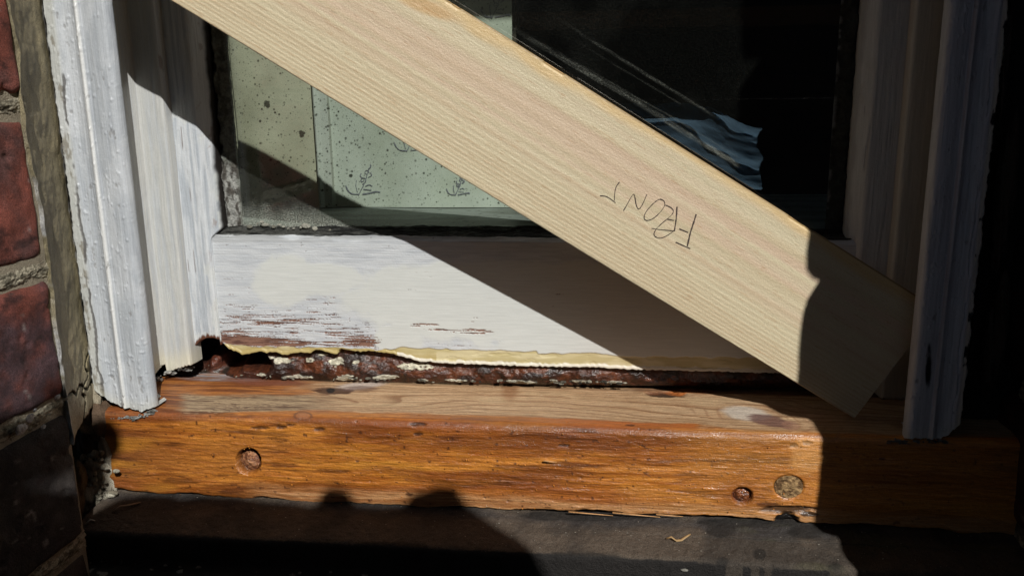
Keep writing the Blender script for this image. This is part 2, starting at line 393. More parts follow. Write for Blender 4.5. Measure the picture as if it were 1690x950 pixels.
# rotted underside seen below the cut rail
def rot():
    nu, nv = 760, 90
    pxs = np.linspace(312, 1500, nu)
    lo_px = lerp(pxs, [(312, 616), (322, 619), (345, 621), (362, 622), (400, 624), (430, 627), (520, 631), (620, 632), (760, 634), (1080, 636), (1500, 643)])
    up_px = lerp(pxs, LOWER) - 10
    t = np.linspace(0, 1, nv)[:, None]
    pyy = lo_px + (up_px - lo_px) * t
    pxx = np.broadcast_to(pxs, pyy.shape)
    base = atY(pxx, pyy, .7005)
    XX = base[..., 0]; Z = base[..., 2]
    n = fbm(XX * 75, Z * 75, 2, 4); n2 = fbm(XX * 260, Z * 260, 5, 3)
    prof = np.sin(np.clip(t, 0, 1) * math.pi) ** .7
    deep = -.007 * prof * (.5 + 1.2 * n)                       # resin sags forward in a roll
    pot = np.maximum(blob(pxx, pyy, 352, 580, 50, 36, 0, .4), .8 * blob(pxx, pyy, 398, 584, 44, 16, .3, .5))
    cone = blob(pxx, pyy, 345, 600, 16, 13, 0, .8)
    deep = deep * (1 - pot) + pot * .050 - cone * .040
    for cx, r_ in [(452, 26), (560, 20), (600, 22), (880, 30), (980, 26), (700, 26)]:
        deep = deep - .0030 * blob(pxx, pyy, cx, 612, r_, 14, 0, .8)
    deep = deep + (n2 - .5) * .0016
    P = base.copy(); P[..., 1] += deep
    col = mix(hexc(70, 36, 22), hexc(36, 20, 14), ss(.38, .62, n))
    col = mix(col, hexc(98, 52, 28), ss(.55, .7, fbm(XX * 100, Z * 160, 7)) * .8)
    col = mix(col, hexc(16, 12, 10), ss(.8, 1, t + 0 * n) * .8)  # shade under the rail lip put into the colour
    col = mix(col, hexc(22, 14, 11), pot * (1 - cone) * .6); col = mix(col, hexc(84, 42, 28), cone * .9)  # hollow painted darker, its shade is in the colour
    wp = np.zeros_like(n)
    for cx, cy, rx, ry in [(418, 592, 13, 4), (470, 590, 16, 5), (516, 590, 8, 4), (560, 592, 13, 6), (594, 592, 6, 2.5), (690, 600, 30, 5), (436, 614, 10, 3), (500, 618, 26, 4), (577, 619, 18, 7), (640, 618, 22, 4), (700, 622, 12, 3),
                            (760, 624, 22, 3), (860, 625, 24, 4), (915, 626, 8, 3), (960, 625, 14, 3), (1010, 627, 18, 2.5), (452, 586, 8, 2), (535, 582, 8, 2)]:
        wp = np.maximum(wp, blob(pxx, pyy, cx, cy, rx, ry, 0, .5))
    wm = ss(.58, .66, wp + (fbm(XX * 260, Z * 420, 3, 4) - .5) * 1.7)
    col = mix(col, mix(hexc(205, 200, 180), hexc(150, 145, 125), n2), wm)
    low_dark = ss(.9, .98, 1 - t + (n2 - .5) * .2) * (1 - wm)
    col = mix(col, hexc(28, 28, 22), low_dark * .8)  # darker along the lower edge
    P[..., 1] -= wm * .0012
    prm = np.stack([.4 + .3 * wm, .5 * (1 - wm), .8 + 0 * n], -1)
    o = grid('rotten_edge', P, col, m_rot, sash, prm)
rot()

# ================================================================== WINDOW FRAME
frame = thing('window_frame', (-.08, .62, -.25), 'white painted window frame with moulded uprights on an orange resin-soaked sill', 'window frame')
def casing(sgn):
    c0 = -.0802
    #   lateral distance from centre, depth
    q = [(.3385, .612), (.3378, .6035), (.3355, .6005), (.3290, .6000), (.3270, .6008), (.3215, .6022), (.3160, .6018), (.3135, .6006), (.3118, .5992), (.3104, .5984), (.3090, .5992), (.3078, .6012)]
    for k in range(0, 13):
        a = k / 12; q.append((.3065 - .0150 * a, .6008 - .0018 * sin(a * math.pi * .62)))
    for k in range(1, 12):
        a = k / 11 * math.pi / 2; q.append((.2915 - .0057 * sin(a), .5992 + .0070 * (1 - cos(a))))
    q += [(.2866, .6085), (.2900, .6125), (.3000, .622), (.3120, .634)]
    q = np.array(q); A0 = q[:, 0].copy()
    if sgn > 0: q[:, 0] = .288 + (q[:, 0] - .2858) * .734
    dd = np.r_[0, np.cumsum(np.hypot(*np.diff(q, axis=0).T))]
    nu, nv = 190, 560
    s = np.linspace(0, dd[-1], nu); XA = np.interp(s, dd, q[:, 0]); YA = np.interp(s, dd, q[:, 1])
    X = c0 + sgn * XA; XA = np.interp(s, dd, A0)
    zb = np.interp(XA, [.280, .286, .296, .306, .315, .324, .330, .339], [-.2405, -.2438, -.2462, -.2455, -.2440, -.2400, -.2345, -.228]) + (fbm(X * 500, X * 0, 3, 3) - .5) * .003
    if sgn > 0: zb = -.247 + .012 * ss(.318, .34, XA) + (fbm(X * 500, X * 0, 3, 3) - .5) * .003
    v = np.linspace(0, 1, nv)[:, None]
    Z = zb + (.30 - zb) * v ** 1.15
    XX = np.broadcast_to(X, Z.shape).copy(); YY = np.broadcast_to(YA, Z.shape).copy(); A = np.broadcast_to(XA, Z.shape)
    rag = (fbm(Z * 110, Z * 0, 5, 5) - .5) + .6 * (fbm(Z * 420, Z * 0, 6, 3) - .5)
    edge = ss(.3285, .3385, A)
    XX = XX + sgn * edge * rag * .0028
    n = fbm(XX * 520, Z * 30, 4, 4); n2 = fbm(XX * 70, Z * 40, 6, 4)
    tint = ss(.3300, .3260, A)
    col = mix(hexc(196, 197, 192, .84), BRUSH, tint); col = mix(col, hexc(120, 112, 98), (1 - tint) * ss(.58, .66, fbm(XX * 300, Z * 120, 12, 4)) * .7)
    col = mix(col, hexc(156, 162, 170, .84), ss(.42, .66, n) * .3 * tint)
    col = mix(col, hexc(226, 228, 230, .77), ss(.45, .7, n2) * .45)
    bead = ss(.0022, .0010, np.abs(A - .3104))
    col = mix(col, hexc(228, 228, 226, .85), bead)  # bead painted brighter, its highlight put into the colour
    edge_tone = ss(.006, .0, np.abs(A - .284)) * ss(.55, .75, fbm(XX * 300, Z * 20, 9))
    col = mix(col, hexc(120, 124, 138), edge_tone * .7)  # streaky darker blue-grey along the inner edge
    crack = ss(.30, .8, ss(.0016, .0004, np.abs(A - .3290 - .0022 * (fbm(Z * 60, Z * 0, 8, 4) - .5) * 2)) * ss(.45, .6, fbm(Z * 30 + .5, Z * 0, 11)))
    col = mix(col, hexc(70, 66, 64), crack * .8)
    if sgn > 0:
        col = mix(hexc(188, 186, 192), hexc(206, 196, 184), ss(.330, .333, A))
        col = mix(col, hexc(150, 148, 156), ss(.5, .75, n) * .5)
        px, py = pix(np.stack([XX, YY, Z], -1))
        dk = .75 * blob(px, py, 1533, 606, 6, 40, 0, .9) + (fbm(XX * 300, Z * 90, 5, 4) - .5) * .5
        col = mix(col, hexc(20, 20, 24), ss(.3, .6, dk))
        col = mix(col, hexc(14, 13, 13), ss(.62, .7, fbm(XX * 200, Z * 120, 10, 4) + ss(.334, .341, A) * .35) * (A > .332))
    lowstain = ss(.012, 0, (Z - zb)) * .25
    col = mix(col, hexc(205, 198, 170), lowstain)
    YY = YY + (n - .5) * .0006 * tint + (n2 - .5) * .0007 + (fbm(XX * 330, Z * 330, 12, 3) - .5) * .0002 + crack * .0010
    pim = ss(.74, .84, fbm(XX * 420, Z * 300, 13, 2)); YY = YY - pim * .0006; chp = ss(.76, .80, fbm(XX * 260, Z * 130, 15, 4)) * (A > .29); col = mix(col, hexc(128, 126, 124), chp * .6); YY = YY + chp * .0004
    P = np.stack([XX, YY, Z], -1)
    prm = np.stack([.40 + 0 * n, 0 * n, .75 + 0 * n], -1)
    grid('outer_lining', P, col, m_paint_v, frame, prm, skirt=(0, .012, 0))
    # jamb side and parting bead behind it
    q = np.array([(.3150, .634), (.3170, .650), (.3175, .668), (.3150, .6745), (.3135, YP), (.2945, YP), (.2930, YP + .0008), (.2922, YP + .003), (.2915, .6850), (.2990, .6935)][:9])
    dd = np.r_[0, np.cumsum(np.hypot(*np.diff(q, axis=0).T))]
    nu, nv = 110, 420
    s = np.linspace(0, dd[-1], nu); XA = np.interp(s, dd, q[:, 0]); YA = np.interp(s, dd, q[:, 1])
    if sgn < 0: zb = np.interp(YA, [.634, .65, .67, YP, .69], [-.238, -.236, -.232, -.2330, -.2330]); zb = np.where((XA > .2935) & (YA > .674), -.2330 + (XA - .296) * -.32, zb)
    else: zb = np.full(nu, -.2445)
    X = c0 + sgn * XA; v = np.linspace(0, 1, nv)[:, None]
    zb = zb + (fbm(X * 900, X * 0, 5, 3) - .5) * .003
    Z = zb + (.30 - zb) * v ** 1.1
    XX = np.broadcast_to(X, Z.shape).copy(); YY = np.broadcast_to(YA, Z.shape).copy(); A = np.broadcast_to(XA, Z.shape)
    n = fbm(XX * 400 + YY * 400, Z * 22, 4, 4); n2 = fbm((XX + YY) * 60, Z * 40, 8, 4)
    col = mix(hexc(208, 208, 203, .77), hexc(200, 203, 204, .77), ss(.35, .75, n))
    col = mix(col, hexc(196, 192, 182, .9), ss(.668, .650, YY) * .8)
    fl = ss(.72, .78, fbm(XX * 300 + 3, Z * 45, 9, 4)) * ss(.2975, .2935, A)
    col = mix(col, hexc(135, 125, 118), fl * .8)
    col = mix(col, hexc(210, 202, 170), ss(.022, .004, Z - zb) * .45 * ss(.45, .6, n2 + .1))
    YY = YY + (n - .5) * .0006 * (A < .3135) + (n2 - .5) * .0010 * (A < .3135) + fl * .0003
    XX = XX - sgn * (n2 - .5) * .0012 * (A > .3130)
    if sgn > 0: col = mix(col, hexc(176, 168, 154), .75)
    P = np.stack([XX, YY, Z], -1)
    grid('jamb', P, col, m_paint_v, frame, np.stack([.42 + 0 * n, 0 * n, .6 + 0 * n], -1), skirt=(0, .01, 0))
casing(-1); casing(1)

def sill():
    nu, nv = 1000, 300
    # cross-section back -> front -> under
    def zt(Y): return -.2468 + .022 * (Y - .6)
    rr = .007
    q = [(.760, -.2530), (.700, -.2520), (.688, -.2495), (.678, -.2455), (.600 + rr, zt(.600 + rr))]
    for k in range(1, 9):
        a = k / 8 * math.pi / 2; q.append((.600 + rr - rr * sin(a), zt(.600 + rr) - rr * (1 - cos(a))))
    q += [(.5995, -.300), (.600, -.3165), (.603, -.3180), (.625, -.3170)]
    q = np.array(q); dd = np.r_[0, np.cumsum(np.hypot(*np.diff(q, axis=0).T))]
    s = np.linspace(0, dd[-1], nv)[:, None]
    X = np.linspace(-.4115, .290, nu)[None]
    Y = np.interp(s, dd, q[:, 0]) + 0 * X; Z = np.interp(s, dd, q[:, 1]) + 0 * X; XX = X + 0 * s
    P = np.stack([XX, Y, Z], -1); px, py = pix(P)
    frt = ss(.6065, .6010, Y) * (Z < -.245)                      # 1 on the front face
    wob = (fbm(XX * 10, s * 30 + 0 * X, 2, 3) - .5)
    c = s + wob * .010
    # --- colours
    g1 = fbm(XX * 14, c * 900, 4, 4, .6); g2 = fbm(XX * 26, c * 1500, 6, 4, .6); n = fbm(XX * 60, c * 120, 8, 4)
    pale = mix(hexc(184, 152, 118), hexc(166, 132, 98), ss(.35, .65, g1))
    # cathedral grain on the pale top
    ring = fbm(XX * 3.2 + 1.3, c * 16, 3, 2) * 13 + c * 90
    rl = (ring % 1.0); rline = ss(.55, .93, rl) ** 2 * ss(1.0, .96, rl)
    pale = mix(pale, hexc(112, 72, 42), rline * .7)
    pale = mix(pale, hexc(186, 158, 122), ss(.6, .75, fbm(XX * 20, c * 60, 13, 3)) * .5)
    orange = mix(hexc(176, 108, 38), hexc(150, 84, 26), ss(.35, .65, g1))
    orange = mix(orange, hexc(198, 128, 50), ss(.52, .72, fbm(XX * 14, c * 150, 5, 4)) * .7)
    orange = mix(orange, hexc(172, 112, 50), ss(.5, .7, fbm(XX * 12, c * 60, 12, 4)) * .5)
    strk = ss(.62, .70, g2) * ss(.4, .6, fbm(XX * 18, c * 60, 7))
    orange = mix(orange, hexc(104, 56, 24), strk * .7)
    rings = (c * 240 + fbm(XX * 7, c * 30, 11, 3) * 9) % 1.0
    orange = mix(orange, hexc(112, 58, 20), ss(.72, .9, rings) * .55 * ss(.35, .6, fbm(XX * 10, c * 40, 9)))
    smooth_o = mix(hexc(150, 96, 54), hexc(122, 70, 36), ss(.4, .6, g1)); smooth_o = mix(smooth_o, orange, ss(.4, .6, fbm(XX * 16, c * 90, 2, 4)) * .6)
    # top face zones
    top = pale.copy()
    lz = ss(560, 470, px + (n - .5) * 80)
    lefto = mix(hexc(160, 100, 48), hexc(112, 62, 30), ss(.4, .6, fbm(XX * 20, c * 350, 5, 4)))
    top = mix(top, lefto, lz * ss(664, 650, py + (n - .5) * 14))
    top = mix(top, mix(hexc(158, 134, 104), hexc(88, 62, 44), ss(.45, .62, g2)), ss(600, 480, px) * ss(648, 656, py + (n - .5) * 6))
    top = mix(top, lefto * .9, ss(318, 288, px + (n - .5) * 30))
    top = mix(top, hexc(150, 150, 152), blob(px, py, 365, 622, 70, 7, .03) * ss(.35, .6, g2))
    top = mix(top, hexc(120, 70, 52), blob(px, py, 440, 628, 60, 8, .03) * .7)
    top = mix(top, hexc(190, 182, 178), blob(px, py, 595, 636, 40, 6, -.1) * .6)
    top = mix(top, hexc(122, 74, 38), blob(px, py, 842, 640, 13, 22, .15, .6) * .6)
    lb = lerp(px, [(180, 672), (300, 683), (500, 676), (643, 680), (760, 684), (869, 688), (1000, 694), (1100, 698), (1150, 699), (1240, 712), (1320, 716), (1600, 716)]) + (fbm(XX * 30, X * 0 + 0 * s, 9, 4) - .5) * 6
    below = ss(-1.5, 1.5, py - lb)
    col = mix(top, smooth_o, below)
    col = mix(col, hexc(164, 92, 44), below * ss(800, 1000, px) * ss(1160, 1140, px) * .8)
    col = mix(col, pale, below * ss(1145, 1165, px) * .65 * ss(.35, .5, g2) * (1 - frt))
    col = mix(col, orange, ss(700, 706, py - (px - 700) * .018 + (n - .5) * 8))
    # front: left and lower darker soak, paler lower lip
    fy = py - (px - 700) * .04
    col = mix(col, mix(hexc(120, 66, 30), hexc(70, 36, 18), n), ss(330, 190, px + (n - .5) * 90) * ss(690, 720, py) * .75)
    col = mix(col, hexc(196, 134, 46), ss(.50, .66, fbm(XX * 7, c * 40, 1, 4)) * frt * .55)
    col = mix(col, hexc(106, 52, 16), ss(.50, .66, fbm(XX * 6, c * 55, 15, 5)) * frt * .75); col = mix(col, hexc(70, 34, 14), ss(.66, .74, fbm(XX * 22, c * 260, 12, 4)) * frt * .6)
    darkst = ss(.54, .66, fbm(XX * 9, c * 75, 14, 4)) * frt
    col = mix(col, hexc(142, 76, 28), darkst * .5)
    lip = ss(806, 820, fy + (fbm(XX * 14, X * 0 + 0 * s, 4, 3) - .5) * 26) * ss(380, 480, px)
    lipc = mix(hexc(182, 136, 92), hexc(148, 98, 56), ss(.4, .65, g1))
    col = mix(col, lipc, lip * .85)
    spk = ss(.80, .84, fbm(XX * 260, c * 420, 10, 2)) * frt
    col = mix(col, hexc(60, 30, 14), spk * .8)
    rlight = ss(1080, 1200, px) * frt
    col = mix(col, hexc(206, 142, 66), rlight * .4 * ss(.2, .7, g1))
    # knots, gouges, stains
    def dab(cx, cy, rx, ry, c_, k=1, ang=0, soft=.4, jag=.9):
        nonlocal col
        m = ss(.30, .75, blob(px, py, cx, cy, rx, ry, ang, soft + .2) + (fbm(XX * 110, c * 480, 3, 4) - .5) * jag)
        col = mix(col, hexc(*c_), m * k); return m
    h = np.zeros_like(XX)
    h += .0010 * dab(550, 644, 34, 6, (60, 32, 20), .9); dab(596, 641, 30, 4, (92, 66, 58), .6); dab(546, 643, 7, 4, (24, 20, 20))
    d = np.hypot((px - 500) / 14, (py - 686) / 6.5); col = mix(col, hexc(96, 58, 36), ss(.25, .05, np.abs(d - 1)) * .8); col = mix(col, hexc(140, 92, 62), ss(.9, .6, d) * .7)
    h += .0022 * dab(1098, 650, 34, 5, (40, 22, 14), .9); dab(1140, 645, 42, 4, (168, 96, 44), .9); dab(1080, 640, 40, 8, (110, 62, 36), .5)
    d = np.hypot((px - 1262) / 62, (py - 690 - (px - 1262) * .18) / 20)
    d = d + (fbm(XX * 60, c * 120, 4, 3) - .5) * .3
    for k_ in (.7, .95, 1.25, 1.6, 2.0): col = mix(col, hexc(132, 92, 66), ss(.07, .02, np.abs(d - k_)) * .45 * ss(.3, .6, fbm(XX * 40, c * 80, 6)))
    dab(1232, 682, 40, 11, (196, 186, 172), .75, .12, .6, .3); dab(1270, 694, 38, 9, (104, 72, 66), .85, .2, .4, .8); dab(1305, 702, 14, 7, (150, 110, 90), .6, .2)
    for cx, cy, rx, ry in [(430, 706, 16, 2.5), (465, 705, 10, 2.5), (1040 - 830 + 270, 701, 9, 2), (528, 708, 10, 3), (690, 716, 9, 3), (1310, 735, 7, 3), (1332, 731, 8, 3), (930, 735, 10, 2), (1040, 700, 8, 2), (690, 700, 14, 3)]:
        h += .0009 * dab(cx, cy, rx, ry, (52, 28, 16), .85)
    h += .0025 * dab(1300, 842, 44, 6, (44, 26, 14), .85, 0, .5, 1.1); h += .004 * dab(1300, 858, 20, 10, (14, 9, 6), 1, 0, .4, .8)
    dab(1270, 832, 20, 4, (70, 38, 18), .8); dab(1335, 848, 16, 4, (40, 24, 14), .9); dab(1330, 752, 30, 30, (226, 170, 104), .35, 0, .8)
    # drilled / plugged holes
    hol = ss(1.04, .97, np.hypot((px - 410) / 20.5, (py - 761) / 21.5)); h += .010 * hol; col = mix(col, hexc(58, 28, 14), hol * .85)
    hol2 = ss(1.06, .96, np.hypot((px - 1225) / 17, (py - 818) / 14)); h += .0045 * hol2; col = mix(col, hexc(92, 40, 14), hol2 * .9)
    col = mix(col, hexc(112, 54, 18), blob(px, py, 1222, 816, 40, 24, 0, .7) * .5 * (1 - hol2))
    hol3 = ss(1.05, .97, np.hypot((px - 1302) / 25, (py - 803) / 19.5)); h += .0015 * hol3
    # relief on the front: chiselled, furry
    rel = (fbm(XX * 11, c * 200, 5, 4) - .5) * .0008 + (fbm(XX * 160, c * 650, 7, 3) - .5) * .00045 + .0004 * ss(.66, .74, fbm(XX * 40, c * 420, 13, 3))
    rel_t = (g1 - .5) * .0007 + (fbm(XX * 40, c * 40, 3) - .5) * .0012
    nY = -frt; nZ = (1 - frt)
    H = rel * frt + rel_t * (1 - frt) - h
    P[..., 1] += nY * H; P[..., 2] += nZ * H
    # chipped bottom arris
    bot = ss(-.309, -.3165, Z)
    P[..., 2] += bot * ((fbm(XX * 45, X * 0 + 0 * s, 8, 4) - .5) * .006 + .0018 * np.sin(XX * 11 + 1))
    # left end rounded
    rough = np.where(frt > .5, .45, .5) + .2 * (n - .5)
    coat = .08 + .50 * frt * ss(.45, .65, fbm(XX * 60, c * 160, 2, 3)) + .1 * below * (1 - frt)
    prm = np.stack([rough, coat, .35 + .75 * frt], -1)
    o = grid('sill', P, col, m_sill, frame, prm)
    box('sill_body', (-.411, .2895, .612, .76, -.3155, -.2580), hexc(120, 70, 35), m_plain, o)
    tag(o, 'stripped timber sill, pale on top and orange resin-soaked on the front')
    # end grain at left
    return o
SILL = sill()
def disc_at(name, cx, cy, rx, ry, depth, dome, c1, c2, label, seed, rough=.7, coat=0., mat=m_rot, tilt=0):
    o_ = atY(cx, cy, .5995); ex = (atY(cx + rx, cy, .5995) - o_)[0]; ez = (atY(cx, cy - ry, .5995) - o_)[2]
    nr, na = 22, 64
    r = np.linspace(0, 1, nr)[:, None]; a = np.linspace(0, 2 * math.pi, na)[None]
    X = o_[0] + ex * r * np.cos(a); Z = o_[2] + ez * r * np.sin(a)
    n = fbm(X * 420, Z * 420, seed, 4)
    Y = .5995 + depth - dome * (1 - r ** 2) + (n - .5) * .0022 + tilt * (X - o_[0]) / ex + 0 * a
    P = np.stack([X + 0 * Y, Y, Z + 0 * Y], -1)
    col = mix(hexc(*c1), hexc(*c2), ss(.4, .6, n))
    o = grid(name, P, col, mat, SILL, np.stack([rough + 0 * n, coat + 0 * n, 1 + 0 * n], -1))
    if label: o['label'] = label
disc_at('dowel', 405, 765, 18, 18, .0090, .0045, (150, 104, 70), (104, 62, 38), 'splintered dowel stub sunk in the left-hand hole', 3, .6, .1, tilt=-.003)
disc_at('dowel', 1225, 819, 13, 10, .0035, .0025, (120, 66, 30), (80, 38, 18), 'small dark resin-filled plug', 5, .3, 1)
disc_at('dowel', 1302, 803, 24, 18.5, .0006, .0006, (176, 142, 98), (112, 84, 54), 'round pale sawdust-filled plug near the shadow edge', 8, .85, 0, m_crust)

# loose splinters on the lower lip of the sill
def splinter(x, y, L, ang, col, parent, Y=.5965, wid=.0009, z=None):
    c = atY(x, y, Y); bm = bmesh.new()
    r = bmesh.ops.create_cone(bm, cap_ends=True, segments=5, radius1=wid, radius2=wid * .25, depth=L)
    rot_ = Matrix.Rotation(ang, 4, 'Y') @ Matrix.Rotation(radians(90), 4, 'Y')
    bmesh.ops.transform(bm, matrix=Matrix.Translation(Vector(c)) @ rot_, verts=bm.verts)
    return from_bm('splinter', bm, col, m_sill, parent, smooth=True)
for x, y, L, a in [(975, 847, .034, .045), (1050, 849, .036, .05), (1105, 850, .020, .03), (908, 761, .010, .05)]:
    splinter(x, y, L, a, hexc(196, 148, 98), SILL, wid=.0007)

def beads():
    bm = bmesh.new(); rr = random.Random(21)
    for _ in range(190):
        x = rr.uniform(215, 1330); y = rr.uniform(712, 835) if rr.random() < .8 else rr.uniform(640, 712)
        c = atY(x, y + (x - 700) * .03, .5985); r = rr.uniform(.0002, .00055)
        if y < 705: continue
        q = bmesh.ops.create_icosphere(bm, subdivisions=2, radius=r)
        for v in q['verts']: v.co = Vector((c[0] + v.co.x * rr.uniform(.9, 1.4), c[1] + v.co.y * .6, c[2] + v.co.z))
    o = from_bm('resin_beads', bm, hexc(190, 120, 50), m_rot, SILL, (.08, 1, 0), True); o['kind'] = 'stuff'
beads()
# white paint skin and putty left under the outer linings / jambs
def crumbs(name, pts, mat, col0, col1, parent, seed=3, sz=.0022, flat=.5):
    bm = bmesh.new(); cols = []
    rr = random.Random(seed)
    for (x, y, Y) in pts:
        c = atY(x, y, Y); r = sz * rr.uniform(.5, 1.4)
        s = bmesh.ops.create_icosphere(bm, subdivisions=2, radius=1)
        k = rr.random(); sx, sy, sz_ = rr.uniform(.8, 2.2), rr.uniform(.7, 1.3), flat * rr.uniform(.6, 1.3)
        an = rr.uniform(0, 3)
        for v in s['verts']:
            p = v.co; j = 1 + .5 * (fbm(p.x * 2 + k * 50, p.y * 2 + p.z, 3, 2) - .5)
            v.co = Vector((c[0] + (p.x * cos(an) * sx) * r * j, c[1] + p.y * r * sy * j, c[2] + p.z * r * sz_ * j))
        cols += [mix(col0, col1, k)] * len(s['verts'])
    return from_bm(name, bm, np.array(cols), mat, parent, smooth=True)
rr = random.Random(4)
def along(pl, n, jx=2, jy=2):
    p = np.array(pl, float); d = np.r_[0, np.cumsum(np.hypot(*np.diff(p[:, :2], axis=0).T))]
    out = []
    for _ in range(n):
        t = rr.uniform(0, d[-1]); out.append((np.interp(t, d, p[:, 0]) + rr.gauss(0, jx), np.interp(t, d, p[:, 1]) + rr.gauss(0, jy), np.interp(t, d, p[:, 2])))
    return out
crumbs('paint_skin', along([(183, 690, .602), (215, 688, .5995), (240, 686, .5995), (256, 676, .604)], 46, 2, 1.5), m_crust, hexc(170, 170, 165), hexc(90, 88, 82), frame, 3, .0017, .45)
crumbs('paint_skin', along([(258, 628, .655), (275, 618, .668), (300, 610, .68), (318, 606, .686)], 40, 3, 2.5), m_crust, hexc(200, 198, 190), hexc(34, 30, 26), frame, 5, .0019, .6)
crumbs('paint_skin', along([(380, 619, .69), (520, 625, .69), (700, 628, .69), (1040, 631, .69)], 60, 3, 1.3), m_crust, hexc(170, 164, 146), hexc(30, 26, 20), frame, 6, .0016, .5)
crumbs('paint_skin', along([(1470, 728, .6), (1500, 727, .598), (1560, 728, .6)], 24, 3, 1.5), m_crust, hexc(120, 120, 120), hexc(60, 60, 60), frame, 8, .0016, .5)
# crumbs of old putty in the corner of the pane
crumbs('putty_crumb', [(425, 369, .7000), (432, 366, .7000), (438, 371, .7), (452, 374, .7), (461, 371, .7), (468, 374, .7), (497, 375, .7), (505, 373, .7), (485, 377, .7), (412, 374, .7), (476, 377, .7), (520, 378, .7), (545, 380, .7)], m_crust, hexc(178, 176, 162), hexc(120, 118, 106), sash, 9, .0022, .8)

# ================================================================== BATTEN
Bc = atY(1410, 690, .627)
def on_plane(x, y, off=0.0):
    n = np.array([-.08, 1, 0.]); p = np.array([.18, .627, 0.]) + n / np.linalg.norm(n) * off
    r = ray(x, y); return r * ((p @ n) / (r @ n))[..., None]
b0 = on_plane(1410., 690.); a0 = on_plane(280., 0.)
e1 = (a0 - b0) / np.linalg.norm(a0 - b0)
nn = np.array([-.08, 1, 0.]); nn /= np.linalg.norm(nn)         # into the window
tp = on_plane(1320., 364.); e2 = tp - b0; e2 -= e1 * (e2 @ e1); Wd = .1003; e2 /= np.linalg.norm(e2)
batten = thing('timber_batten', tuple(b0), 'clean pine batten with pencilled writing wedged diagonally across the window', 'timber board')
def board():
    L, T = .82, .0145
    # section: around back-bottom -> front-bottom -> front-top -> back-top
    rb = .0010
    q = [(0.0, T), (0.0, rb)] + [(rb * (1 - cos(a)), rb * (1 - sin(a))) for a in np.linspace(.2, 1.57, 5)]
    q += [(x, 0.0) for x in np.linspace(.002, Wd - .0015, 170)]
    q += [(Wd - .0012 + .0012 * sin(a), .0012 * (1 - cos(a))) for a in np.linspace(.2, 1.57, 7)]
    q += [(Wd, T)]
    q = np.array(q); nv = len(q); nu = 1000
    U = np.linspace(0, L, nu)[None]; V = q[:, 0][:, None]; D = q[:, 1][:, None]
    UU = U + 0 * V; VV = V + 0 * U; DD = D + 0 * U
    P = b0 + UU[..., None] * e1 + VV[..., None] * e2 + DD[..., None] * nn
    px, py = pix(P); v = VV / Wd
    # growth rings: tight at the lower edge, broad pinkish ones in the middle
    w_ = v + .010 * (fbm(UU * 5, v * 5, 2, 3) - .5) + (UU - .3) * .045
    cumul = np.interp(w_, [-.1, 0, .12, .25, .36, .5, .68, .85, 1.0, 1.2], [-4, 0, 4.4, 8.4, 11.0, 13.0, 14.7, 16.0, 17.0, 18])
    fr = cumul % 1.0; band = np.floor(cumul)
    sharp = np.interp(v, [0, .25, .45, 1], [.95, .75, .38, .26]) * (.55 + .9 * fbm(UU * 9, v * 6, 14, 3))
    lw = ss(.26, .42, v); soft = .5 - .5 * np.cos(2 * math.pi * fr)
    late = (ss(.30, .80, fr) * ss(1.0, .88, fr)) * (1 - lw) + soft ** 1.5 * lw
    fine = (cumul * 5.3 + fbm(UU * 6, v * 8, 15, 3) * 1.5) % 1.0
    late = np.clip(late + lw * .35 * ss(.5, .9, fine) * ss(1, .93, fine) * ss(.45, .7, fbm(UU * 5, v * 10, 1, 3)), 0, 1.2)
    amp = (.55 + .7 * vn(band * 1.7, band * 0 + .5, 5)) * sharp
    base = mix(hexc(208, 188, 152, .92), hexc(203, 180, 144, .92), ss(.35, .7, fbm(UU * 4, v * 9, 4, 3)))
    pink = ss(.35, .7, fbm(UU * 3 + 4, v * 14, 6, 3)) * ss(.3, .5, v) * ss(1, .85, v)
    base = mix(base, hexc(206, 170, 142, .92), pink * .6)
    base = base * np.array([.97, 1.05, 1.13]); lc = hexc(176, 142, 102, .9)
    col = mix(base, lc, np.clip(late * amp * .38 * (.5 + 1.0 * fbm(UU * 3.5, v * 5, 13, 3)), 0, 1))
    fib = fbm(UU * 60, v * 420, 7, 3); col = col * (1 + (fib - .5) * .08)[..., None]
    fl = ss(.78, .82, fbm(UU * 90, v * 300, 9, 2)); col = mix(col, hexc(164, 122, 84), fl * .35)
    # resin-yellow strip along the top arris and the brown-tinted upper edge
    res = ss(.90, .965, v + (fbm(UU * 18, v * 6, 10, 4) - .5) * .12); col = mix(col, hexc(208, 172, 112, .95), res * .6)
    col = mix(col, hexc(190, 140, 72), blob(px, py, 700, 10, 55, 12, .4) * .5)
    ed = (DD > .0018) & (VV > Wd * .5); col = np.where(ed[..., None], mix(mix(hexc(104, 78, 42), hexc(72, 52, 28), fbm(UU * 60, DD * 600, 3)), hexc(205, 180, 140), ss(.009, .013, DD)), col)
    ed = (DD > .0018) & (VV < Wd * .5); col = np.where(ed[..., None], hexc(190, 156, 108), col)
    col = mix(col, hexc(120, 96, 58), ss(.984, .992, v) * (DD < .002) * .8)  # arris painted darker to mute the light it catches
    # dents, nicks in the arris
    nick = ss(.62, .72, fbm(UU * 50, U * 0 + 0 * V, 12, 4)) * ss(.97, 1, v)
    P = P + nn * (nick * .0012)[..., None] - e2 * (nick * .0006)[..., None]
    P = P + nn * ((late * -.00012) + (fbm(UU * 250, v * 250, 8, 2) - .5) * .00022)[..., None]
    prm = np.stack([.36 + .1 * fib, 0 * fib, .8 + 0 * fib], -1)
    o = grid('board', P[::-1], col[::-1], m_pine, batten, prm[::-1])
